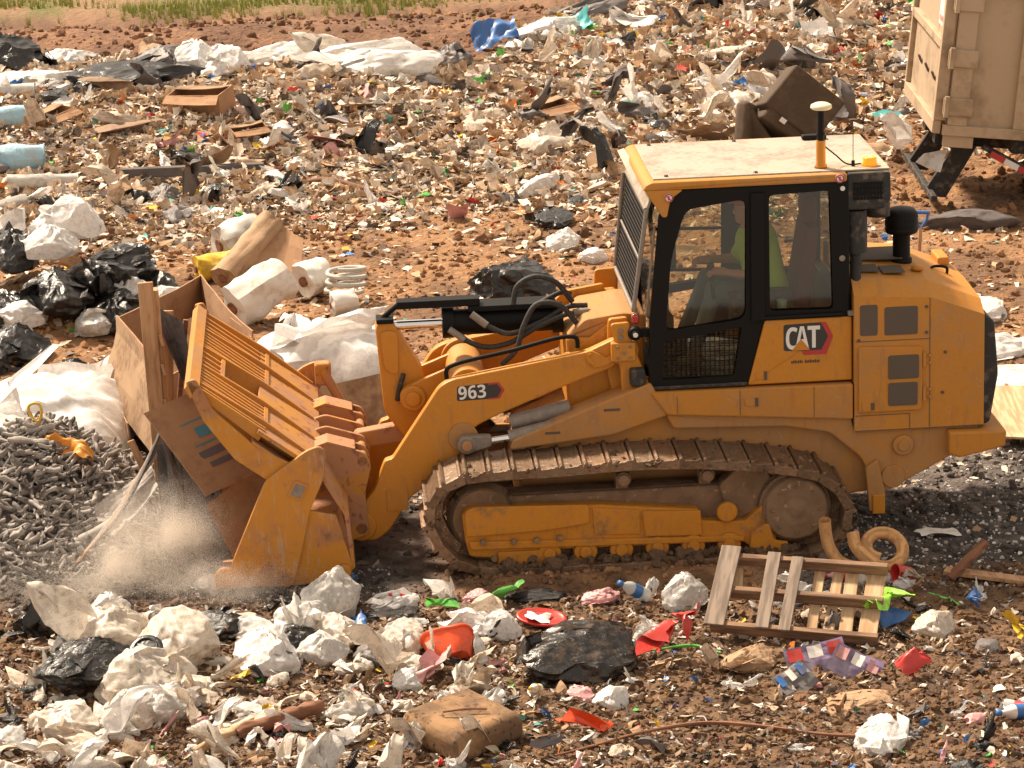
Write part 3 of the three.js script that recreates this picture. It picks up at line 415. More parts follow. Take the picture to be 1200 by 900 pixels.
ln('lever_boss', [disc(-1.735, 1.235, 0.12, 0.25, 0.105, 0.015), disc(-1.735, 1.235, 0.25, 0.275, 0.06, 0.015), ext(rnd([[-1.98, 1.78], [-1.95, 1.45], [-1.84, 1.40], [-1.83, 1.78]], 0.07), 0.12, 0.14, 0.008)], M.yellow, lever);
ln('lever_hose', [tube([[-1.86, 1.20, 0.15], [-1.84, 1.30, 0.16], [-1.80, 1.42, 0.15]], 0.02, 12)], M.rubber, lever);
const tilt = ln('tilt_cylinder', [rod([-1.45, 1.80, 0.05], [-0.5, 1.80, 0.05], 0.105, 0.105, 28), rod([-1.47, 1.80, 0.05], [-1.38, 1.80, 0.05], 0.125, 0.125, 28), rod([-0.58, 1.80, 0.05], [-0.5, 1.80, 0.05], 0.125, 0.125, 28)], M.black);
ln('cylinder_rod', [rod([-1.93, 1.80, 0.05], [-1.45, 1.80, 0.05], 0.038, 0.038, 24)], M.chrome, tilt);
ln('cylinder_guard', [box(-1.83, -1.165, 1.95, 2.01, 0.0, 0.14, 0.006), box(-1.26, -0.55, 1.905, 1.95, -0.08, 0.16, 0.006), box(-2.0, -1.86, 1.84, 1.88, -0.02, 0.16, 0.01), rod([-1.95, 1.87, 0.07], [-1.81, 1.98, 0.07], 0.022)], M.black, tilt);
const hoses = [[[-1.40, 1.76, 0.20], [-1.3, 1.70, 0.24], [-1.15, 1.64, 0.26], [-0.95, 1.66, 0.26], [-0.7, 1.78, 0.22], [-0.45, 1.86, 0.18], [-0.3, 1.86, 0.15]], [[-1.22, 1.88, 0.2], [-1.1, 1.80, 0.24], [-0.95, 1.74, 0.26], [-0.7, 1.80, 0.2], [-0.45, 1.90, 0.12], [-0.3, 1.9, 0.1]], [[-0.90, 1.95, 0.15], [-0.86, 2.1, 0.15], [-0.72, 2.17, 0.15], [-0.56, 2.12, 0.15], [-0.42, 1.94, 0.12]], [[-1.02, 1.50, 0.32], [-0.90, 1.62, 0.33], [-0.83, 1.82, 0.32], [-0.72, 1.98, 0.3], [-0.55, 1.97, 0.3], [-0.40, 1.80, 0.3], [-0.32, 1.68, 0.3]], [[-0.72, 1.92, 0.1], [-0.5, 1.99, 0.0], [-0.42, 1.95, -0.1]]];
for (const h of hoses) ln('hydraulic_hose', [tube(h, 0.022, 50)], M.rubber);
ln('hose_fittings', [rod([-1.42, 1.78, 0.19], [-1.30, 1.70, 0.24], 0.028), rod([-1.24, 1.90, 0.2], [-1.12, 1.81, 0.24], 0.03), rod([-0.30, 1.86, 0.15], [-0.42, 1.86, 0.17], 0.032), rod([-0.32, 1.68, 0.3], [-0.36, 1.74, 0.3], 0.028), rod([-0.40, 1.65, 0.33], [-0.16, 1.84, 0.33], 0.03), rod([-0.46, 1.62, 0.36], [-0.22, 1.80, 0.36], 0.024)], M.greySteel);
ln('steel_pipe', [tube([[-1.47, 1.46, 0.5], [-1.465, 1.54, 0.5], [-1.40, 1.575, 0.5], [-0.95, 1.665, 0.5], [-0.52, 1.755, 0.5], [-0.43, 1.74, 0.5], [-0.42, 1.66, 0.5]], 0.018, 60)], M.black);
ln('tower_wedge', [ext(rnd([[-0.75, 1.5], [-0.45, 1.62], [-0.12, 1.86], [-0.05, 1.6], [-0.3, 1.45]], 0.03), 0.38, 0.43, 0.01), ext(rnd([[-0.75, 1.6], [-0.45, 1.9], [-0.12, 1.95], [-0.05, 1.6], [-0.3, 1.45]], 0.03), -0.43, -0.38, 0.01)], M.yellow);

// bucket --------------------------------------------------
const bucket = ln('bucket', [ // shell: back, belly and lower lip
  ext([[-2.96, 1.325], [-2.50, 0.975], [-2.30, 0.60], [-2.27, 0.17], [-2.36, 0.06], [-3.32, 0.05], [-3.32, 0.075], [-2.38, 0.09], [-2.30, 0.18], [-2.335, 0.595], [-2.53, 0.955], [-2.975, 1.295]], -1.19, 1.19, 0.004)], M.bucketBack);
const sidePlate = rnd([[-2.93, 0.93], [-2.72, 1.07], [-2.60, 1.155], [-2.50, 1.185], [-2.45, 1.13], [-2.475, 0.93], [-2.60, 0.66], [-2.66, 0.4], [-2.76, 0.045], [-3.20, 0.07], [-3.24, 0.24]], 0.06), rearPlate = rnd([[-2.62, 0.66], [-2.40, 0.61], [-2.29, 0.18], [-2.38, 0.07], [-2.78, 0.04]], 0.02);
for (const s of [1, -1]) {
  const z = s > 0 ? 1.19 : -1.235;
  const sp = ln('side_plate', [ext(sidePlate, z, z + 0.045, 0.01)], M.bucket, bucket);
  ln('rear_side_plate', [ext(rearPlate, s > 0 ? 1.16 : -1.2, s > 0 ? 1.2 : -1.16, 0.01)], M.bucket, bucket);
  ln('side_tip', [disc(-3.28, 0.145, s > 0 ? 1.16 : -1.24, s > 0 ? 1.24 : -1.16, 0.085, 0.02, 20), box(-3.36, -3.16, 0.06, 0.13, s > 0 ? 1.16 : -1.24, s > 0 ? 1.235 : -1.16, 0.01)], M.bucket, bucket);
  ln('side_pivot', [disc(-2.36, 0.15, s > 0 ? 1.17 : -1.24, s > 0 ? 1.245 : -1.17, 0.06, 0.015, 20)], M.bucket, bucket);
  ln('side_window', [ext(rnd([[-2.77, 0.80], [-2.70, 0.92], [-2.60, 0.88], [-2.66, 0.75]], 0.01), s > 0 ? 1.235 : -1.247, s > 0 ? 1.247 : -1.235, 0.004)], M.bucket, bucket);
  ln('window_block', [ext(rnd([[-2.745, 0.81], [-2.695, 0.895], [-2.625, 0.865], [-2.67, 0.775]], 0.005), s > 0 ? 1.247 : -1.253, s > 0 ? 1.253 : -1.247, 0.002)], M.greySteel, bucket);
}
// slatted rack on top: slats run down from the top rail
{
  const A = [-3.43, 1.70], B = [-2.56, 1.03], d = [(B[0] - A[0]), (B[1] - A[1])], L = Math.hypot(...d), t = [d[0] / L, d[1] / L], n = [-t[1] * -1 * -1, t[0]].map((q, i) => i === 0 ? t[1] : -t[0]);
  // n points down-front, t runs down-rear
  const at = (k, o) => [A[0] + t[0] * k * L + n[0] * o, A[1] + t[1] * k * L + n[1] * o];
  const slat = (k1, dep) => [at(0.0, 0), at(k1, 0), at(k1, dep), at(0.02, dep * 0.6)];
  ln('rack_rail', [ext([at(-0.05, -0.02), at(0.03, -0.02), at(0.03, 0.10), at(-0.05, 0.06)], -1.19, 1.19, 0.012)], M.bucketTop, bucket);
  ln('rack_plate', [ext([at(0.56, 0.11), at(1.03, 0.11), at(1.03, 0.135), at(0.56, 0.135)], -1.185, 1.185, 0.004)], M.bucketBack, bucket);
  const ribZ = [-1.12, -0.62, -0.08, 0.46, 0.98];
  for (const z of ribZ) {
    ln('rack_rib', [ext([at(0.0, -0.005), at(0.55, -0.03), at(1.02, -0.01), at(1.02, 0.06), at(0.9, 0.15), at(0.5, 0.19), at(0.02, 0.11)], z - 0.018, z + 0.018, 0.006)], M.bucketTop, bucket);
    for (const k of [0.86]) ln('rib_bolt', [disc(...at(k, 0.05), z + 0.018, z + 0.026, 0.026, 0.004, 16), disc(...at(k + 0.06, 0.10), z + 0.018, z + 0.024, 0.022, 0.004, 12)], M.yellowDusty, bucket);
  }
  const bays = [[0, 3, 0.6], [1, 5, 0.6], [2, 3, 0.22], [3, 5, 0.6]];
  for (const [b, cnt, k1] of bays) {
    const z0 = ribZ[b], z1 = ribZ[b + 1];
    for (let i = 1; i <= cnt; i++) { const z = mix(z0, z1, i / (cnt + 1)); ln('rack_slat', [ext(slat(k1, 0.10), z - 0.017, z + 0.017, 0.004)], M.bucketTop, bucket); }
    ln('rack_crossbar', [ext([at(k1 - 0.015, -0.004), at(k1 + 0.015, -0.004), at(k1 + 0.015, 0.12), at(k1 - 0.015, 0.12)], z0 + 0.018, z1 - 0.018, 0.003)], M.bucket, bucket);
  }
  for (const z of [1.05, 1.12]) ln('rack_slat', [ext(slat(0.6, 0.10), z - 0.014, z + 0.014, 0.003)], M.bucketTop, bucket);
  for (const s of [1, -1]) ln('rack_end_plate', [ext(rnd([[-3.50, 1.74], [-3.42, 1.76], [-3.30, 1.50], [-2.98, 1.18], [-2.72, 1.04], [-2.66, 1.08], [-2.60, 1.03], [-2.62, 0.90], [-2.90, 0.90], [-3.16, 1.10], [-3.38, 1.42]], 0.03), s > 0 ? 1.15 : -1.185, s > 0 ? 1.19 : -1.15, 0.01)], M.bucket, bucket);
  // hinge brackets behind the rack
  for (const [z0, z1] of [[0.42, 0.46], [0.62, 0.66], [-0.46, -0.42], [-0.66, -0.62], [-0.16, -0.12], [0.16, 0.20]]) ln('hinge_bracket', [ext(rnd([[-2.60, 0.98], [-2.45, 1.03], [-2.14, 0.93], [-2.10, 0.82], [-2.16, 0.60], [-2.14, 0.25], [-2.30, 0.20], [-2.42, 0.70]], 0.04), z0, z1, 0.008)], M.bucketBack, bucket);
  for (const s of [1, -1]) ln('bracket_cap', [ext(rnd([[-2.56, 1.0], [-2.44, 1.04], [-2.22, 0.97], [-2.22, 0.95], [-2.45, 1.01], [-2.56, 0.97]], 0.01), s > 0 ? 0.42 : -0.66, s > 0 ? 0.66 : -0.42, 0.004), box(-2.36, -2.30, 0.86, 0.99, s > 0 ? 0.46 : -0.62, s > 0 ? 0.62 : -0.46)], M.bucketBack, bucket);
  ln('bucket_pins', [rod([-2.2, 0.30, -0.66], [-2.2, 0.30, 0.66], 0.045), rod([-2.17, 0.86, -0.66], [-2.17, 0.86, 0.66], 0.04)], M.bucketBack, bucket);
  ln('clam_cylinder', [rod([-2.45, 1.16, -1.0], [-2.18, 0.62, -0.95], 0.04), box(-2.52, -2.38, 1.02, 1.22, -1.12, -0.98, 0.03)], M.bucketBack, bucket);
}
ln('tilt_link', [ext(rnd([[-2.24, 0.78], [-2.22, 0.92], [-1.72, 0.99], [-1.64, 0.93], [-1.7, 0.84]], 0.04), -0.06, 0.08, 0.015)], M.bucketBack);

// ---------- the driver in the cab ----------
function blob(bones, cell, pad = 0.05, k = 0.03) { // smooth union of tapered capsules, meshed by marching cubes
  const lo = V(9, 9, 9), hi = V(-9, -9, -9);
  for (const [a, b, ra, rb] of bones) { const r = Math.max(ra, rb); for (const p of [a, b]) { lo.min(V(p[0] - r, p[1] - r, p[2] - r)); hi.max(V(p[0] + r, p[1] + r, p[2] + r)); } }
  lo.addScalar(-pad); hi.addScalar(pad);
  const c = lo.clone().add(hi).multiplyScalar(0.5), half = Math.max(hi.x - lo.x, hi.y - lo.y, hi.z - lo.z) / 2, n = Math.min(110, Math.max(24, Math.ceil(2 * half / cell)));
  const mc = new MarchingCubes(n, new THREE.MeshStandardMaterial(), false, false, 200000), hs = n / 2, p = V(0, 0, 0);
  const bl = bones.map(([a, b, ra, rb]) => { const A = V(...a), d = V(...b).sub(A); return { A, d, dd: Math.max(1e-9, d.lengthSq()), ra, rb }; });
  for (let z = 0; z < n; z++) for (let y = 0; y < n; y++) for (let x = 0; x < n; x++) {
    p.set((x - hs) / hs * half + c.x, (y - hs) / hs * half + c.y, (z - hs) / hs * half + c.z);
    let s = 1e3;
    for (const q of bl) { const t = Math.min(1, Math.max(0, ((p.x - q.A.x) * q.d.x + (p.y - q.A.y) * q.d.y + (p.z - q.A.z) * q.d.z) / q.dd)); const dx = p.x - q.A.x - q.d.x * t, dy = p.y - q.A.y - q.d.y * t, dz = p.z - q.A.z - q.d.z * t; const v = Math.sqrt(dx * dx + dy * dy + dz * dz) - mix(q.ra, q.rb, t); const h = Math.max(0, k - Math.abs(s - v)) / k; s = Math.min(s, v) - h * h * k * 0.25; }
    mc.field[x + y * n + z * n * n] = -s;
  }
  mc.isolation = 0; mc.update();
  const g = new THREE.BufferGeometry(), m = mc.count;
  const P = new Float32Array(mc.positionArray.slice(0, m * 3)); for (let i = 0; i < m; i++) { P[3 * i] = P[3 * i] * half + c.x; P[3 * i + 1] = P[3 * i + 1] * half + c.y; P[3 * i + 2] = P[3 * i + 2] * half + c.z; }
  g.setAttribute('position', new THREE.BufferAttribute(P, 3)); g.deleteAttribute('normal'); const q = mergeVertices(g, 1e-5); q.computeVertexNormals(); return q;
}
{
  const skin = mat({ color: lin(0.55, 0.30, 0.20), roughness: 0.6 }), lime = mat({ color: lin(0.5, 0.8, 0.04), roughness: 0.8 }), jeans = mat({ color: lin(0.12, 0.17, 0.20), roughness: 0.9 }), boot = mat({ color: lin(0.16, 0.12, 0.08), roughness: 0.85 });
  const p = thing('person', 'seated driver in lime shirt, jeans and cap reaching for a lever in the cab', 'person', [0.92, 0, 0], [0, R(3.5), 0]);
  const hand = (x, y, z, dx, dy) => { const b = [[[x, y, z], [x + dx * 0.07, y + dy * 0.07, z], 0.036, 0.034]]; [-0.03, -0.01, 0.012, 0.032].forEach((o, i) => { const l = [0.045, 0.055, 0.05, 0.04][i], kx = x + dx * (0.08 + l * 0.6), ky = y + dy * (0.08 + l * 0.6) - 0.006; b.push([[x + dx * 0.07, y + dy * 0.07, z + o], [kx, ky, z + o], 0.012, 0.011], [[kx, ky, z + o], [kx + dx * 0.012, ky - 0.03, z + o], 0.011, 0.009]); }); b.push([[x + dx * 0.02, y, z - 0.03], [x + dx * 0.06, y - 0.03, z - 0.055], 0.014, 0.011]); return b; };
  const head = [[[0.99, 2.60, 0.06], [1.0, 2.66, 0.06], 0.078, 0.092], [[0.955, 2.545, 0.06], [0.99, 2.56, 0.06], 0.045, 0.062], [[0.905, 2.60, 0.06], [0.925, 2.625, 0.06], 0.016, 0.012], [[1.01, 2.62, -0.032], [1.01, 2.64, -0.034], 0.018, 0.016], [[1.01, 2.62, 0.152], [1.01, 2.64, 0.154], 0.018, 0.016], [[1.06, 2.44, 0.06], [1.01, 2.56, 0.06], 0.062, 0.056]];
  const body = part('person_body', [blob([...head, [[1.16, 1.98, 0.06], [1.07, 2.42, 0.06], 0.13, 0.13], [[1.07, 2.40, 0.24], [0.98, 2.14, 0.33], 0.05, 0.042], [[0.98, 2.14, 0.33], [0.82, 2.16, 0.30], 0.042, 0.03], [[1.07, 2.40, -0.12], [0.95, 2.16, -0.18], 0.05, 0.042], [[0.95, 2.16, -0.18], [0.72, 2.19, -0.05], 0.042, 0.03], ...hand(0.78, 2.17, 0.29, -1, 0.05), ...hand(0.70, 2.19, -0.04, -1, 0)], 0.011, 0.04, 0.02)], skin, p); body.name = 'body';
  part('shirt', [blob([[[1.17, 1.96, 0.0], [1.17, 1.96, 0.12], 0.145, 0.145], [[1.16, 2.0, 0.06], [1.08, 2.36, 0.06], 0.165, 0.17], [[1.07, 2.40, -0.1], [1.07, 2.40, 0.22], 0.085, 0.085], [[1.07, 2.40, 0.22], [1.0, 2.2, 0.31], 0.08, 0.066], [[1.07, 2.40, -0.1], [0.97, 2.2, -0.17], 0.08, 0.066]], 0.016, 0.05, 0.06)], lime, body);
  part('jeans', [blob([[[1.17, 1.90, -0.04], [0.70, 2.03, -0.08], 0.105, 0.075], [[0.70, 2.03, -0.08], [0.48, 1.56, -0.08], 0.072, 0.055], [[1.17, 1.90, 0.16], [0.72, 2.0, 0.22], 0.105, 0.078], [[0.72, 2.0, 0.22], [0.56, 1.56, 0.22], 0.074, 0.056], [[1.18, 1.92, -0.04], [1.18, 1.92, 0.16], 0.13, 0.13]], 0.016, 0.05, 0.04)], jeans, body);
  part('boot', [blob([[[0.48, 1.56, -0.08], [0.46, 1.45, -0.08], 0.055, 0.055], [[0.48, 1.43, -0.08], [0.33, 1.42, -0.08], 0.05, 0.042]], 0.012)], boot, body);
  part('boot', [blob([[[0.56, 1.56, 0.22], [0.55, 1.45, 0.22], 0.055, 0.055], [[0.57, 1.43, 0.22], [0.42, 1.42, 0.22], 0.05, 0.042]], 0.012)], boot, body);
  part('cap', [blob([[[1.005, 2.70, 0.06], [1.0, 2.70, 0.06], 0.098, 0.098], [[0.92, 2.695, 0.02], [0.86, 2.685, 0.06], 0.012, 0.010], [[0.92, 2.695, 0.10], [0.86, 2.685, 0.06], 0.012, 0.010]], 0.011, 0.03, 0.03)], mat({ color: lin(0.5, 0.10, 0.06), roughness: 0.8 }), body);
}

// ---------- waste: shapes ----------
const smoothG = g => { g.computeVertexNormals(); g.computeBoundingBox(); g.translate(0, -g.boundingBox.min.y, 0); return boxUV(g); };
// thin film or paper folded over itself again and again, then squashed
function wad(seed, o = {}) {
  const { n = 14, w = 1, d = 0.85, folds = 7, thick = 0.05, hard = false, squash = 0.7 } = o, r = rng(seed * 613 + 7), P = [], s = seed * 4.7;
  for (let j = 0; j <= n; j++) for (let i = 0; i <= n; i++) { const x = (i / n - 0.5) * w, z = (j / n - 0.5) * d; P.push(V(x * (1 + 0.2 * nz(z * 3 + s, 1, 0)), thick * nz(x * 2 + s, 3, z * 2), z * (1 + 0.2 * nz(x * 3 + s, 5, 0)))); }
  for (let k = 0; k < folds; k++) {
    const m = V(r() - 0.5, (r() - 0.5) * 1.3, r() - 0.5).normalize(), c = P[Math.floor(r() * P.length)].clone().multiplyScalar(0.75), f = 1 + 0.25 + 0.6 * r();
    for (const p of P) { const t = (p.x - c.x) * m.x + (p.y - c.y) * m.y + (p.z - c.z) * m.z; if (t > 0) p.addScaledVector(m, -f * t); }
    for (const p of P) { p.y += 0.12 * thick * k * nz(p.x * 3 + k, s, p.z * 3); }
  }
  const g = new THREE.BufferGeometry(), F = [], I = []; for (const p of P) F.push(p.x, p.y * squash + 0.05 * nz(p.x * 4 + s, p.y * 4, p.z * 4), p.z);
  for (let j = 0; j < n; j++) for (let i = 0; i < n; i++) { const q = j * (n + 1) + i; I.push(q, q + n + 1, q + 1, q + 1, q + n + 1, q + n + 2); }
  g.setAttribute('position', new THREE.Float32BufferAttribute(F, 3)); g.setIndex(I); g.computeBoundingBox(); const bb = g.boundingBox, k = 1 / Math.max(bb.max.x - bb.min.x, bb.max.z - bb.min.z); g.translate(-(bb.max.x + bb.min.x) / 2, 0, -(bb.max.z + bb.min.z) / 2).scale(k, k, k);
  return smoothG(hard ? g.toNonIndexed() : g);
}
function crumple(seed, o = {}) {  // a slumped film bag: a soft body dented by many sharp folds, with loose film round it
  const { det = 22, neck = 0, flat = 0.45, rough = 1, stretch = [1, 1, 1], pleat = 0, film = 2 } = o, r = rng(seed * 977 + 13);
  const g0 = new THREE.IcosahedronGeometry(1, det); g0.deleteAttribute('normal'); g0.deleteAttribute('uv'); const g = mergeVertices(g0, 1e-4), p = g.attributes.position, v = V(0, 0, 0), u = V(0, 0, 0);
  const dir = () => V(r() - 0.5, r() - 0.35, r() - 0.5).normalize(), ax = V(r() - 0.5, 0.6 + r(), r() - 0.5).normalize(), s = seed * 7.31;
  const dents = Array.from({ length: 16 }, () => ({ n: dir(), d: 0.66 + r() * 0.4, f: (0.5 + 0.95 * r()) * (0.6 + 0.4 * rough) }));
  for (let i = 0; i < p.count; i++) {
    v.fromBufferAttribute(p, i); const c = v.dot(ax), an = Math.atan2(v.x, v.z); u.copy(v);
    let k = 1 + 0.35 * nz(v.x * 1.2 + s, v.y * 1.2, v.z * 1.2) + 0.12 * nz(v.x * 2.7, v.y * 2.7 + s, v.z * 2.7);
    const w = sstep(0.1, 0.95, c); k += rough * 0.075 * w * Math.sin(an * 11 + 5 * nz(v.x * 1.5 + s, v.y, v.z * 1.5));
    if (neck && c > 0.82) { const t = (c - 0.82) / 0.18; k += neck * t * t - 0.12 * Math.sin(t * 3.1); }
    if (pleat) { const a2 = Math.atan2(v.y, v.z + 0.2); k += pleat * Math.abs(Math.sin(a2 * 8 + 3 * nz(v.x * 1.5 + s, v.y, v.z))) * (1 - Math.abs(v.x) * 0.4); }
    v.multiplyScalar(k);
    for (const q of dents) { const t = v.dot(q.n) - q.d; if (t > 0) v.addScaledVector(q.n, -t * q.f); }
    u.copy(v); v.x += 0.05 * rough * nz(u.x * 5 + s, u.y * 5, u.z * 5); v.y += 0.05 * rough * nz(u.x * 5, u.y * 5 + s, u.z * 5); v.z += 0.05 * rough * nz(u.x * 5, u.y * 5, u.z * 5 + s);
    if (v.y < -flat) v.y = -flat + (v.y + flat) * 0.18; p.setXYZ(i, v.x * stretch[0], v.y * stretch[1], v.z * stretch[2]);
  }
  const body = smoothG(g); if (!film) return body;
  const top = body.boundingBox.max.y, list = [clean(body)];
  for (let k = 0; k < film; k++) { const q = wad(seed * 3 + k, { n: 12, folds: 5, squash: 0.8 }), a = r() * 6.3, R0 = 0.25 + 0.6 * r(); q.scale(0.9 + r() * 0.8, 0.8 + r() * 0.6, 0.9 + 0.6 * r()).rotateX((r() - 0.5) * 1.6).rotateZ((r() - 0.5) * 1.6).translate(Math.cos(a) * R0 * stretch[0], top * (0.15 + 0.55 * r()) * (1.1 - R0), Math.sin(a) * R0 * stretch[2]); list.push(clean(q)); }
  return boxUV(mergeGeometries(list));
}
function sheet(seed, n = 6, w = 1, d = 1, amp = 0.22, f = 1.4) {
  const g = new THREE.PlaneGeometry(w, d, n, n).rotateX(-Math.PI / 2), p = g.attributes.position, s = seed * 5.77, r = rng(seed + 50);
  const bend = (r() - 0.3) * 0.6;
  for (let i = 0; i < p.count; i++) { const x = p.getX(i), z = p.getZ(i); let y = amp * (fbm(x * f + s, 0.3, z * f, 3) * 1.6 + 0.5 * Math.abs(nz(x * 3.3 + s, 1, z * 3.3))) + bend * x * x; p.setXYZ(i, x * (1 - 0.12 * r()) + 0.12 * nz(z * 3 + s, 1, 2), y, z * (1 - 0.12 * r()) + 0.12 * nz(x * 3 + s, 5, 2)); }
  g.computeVertexNormals(); g.computeBoundingBox(); g.translate(0, -g.boundingBox.min.y * 0.7, 0); return g;
}
function lump(seed, det = 3, rough = 1) {
  const g0 = new THREE.IcosahedronGeometry(1, det); g0.deleteAttribute('normal'); g0.deleteAttribute('uv'); const g = mergeVertices(g0, 1e-4), p = g.attributes.position, s = seed * 3.9, v = V(0, 0, 0);
  for (let i = 0; i < p.count; i++) { v.fromBufferAttribute(p, i); v.multiplyScalar(1 + rough * (0.55 * nz(v.x * 1.3 + s, v.y * 1.3, v.z * 1.3) + 0.3 * nz(v.x * 3.1, v.y * 3.1 + s, v.z * 3.1))); p.setXYZ(i, v.x, v.y * 0.65, v.z); }
  const q = g.toNonIndexed(); if (det < 3) q.computeVertexNormals(); else { g.computeVertexNormals(); return boxUV(g); } return boxUV(q);
}
const chip = (seed) => panel4([[-0.5, 0.02, -0.35], [0.5, 0.03, -0.4], [0.45, 0.02, 0.35], [-0.55, 0.04, 0.3]], 0.03, 3, 0.25, seed);
const strip = (seed) => { const r = rng(seed + 3); return tube([[-0.5, 0.02, r() * 0.2], [-0.2, 0.05 + r() * 0.12, -r() * 0.2], [0.15, 0.05 + r() * 0.1, r() * 0.25], [0.5, 0.02, -r() * 0.2]], 0.045, 8, 5).scale(1, 0.5, 1); };

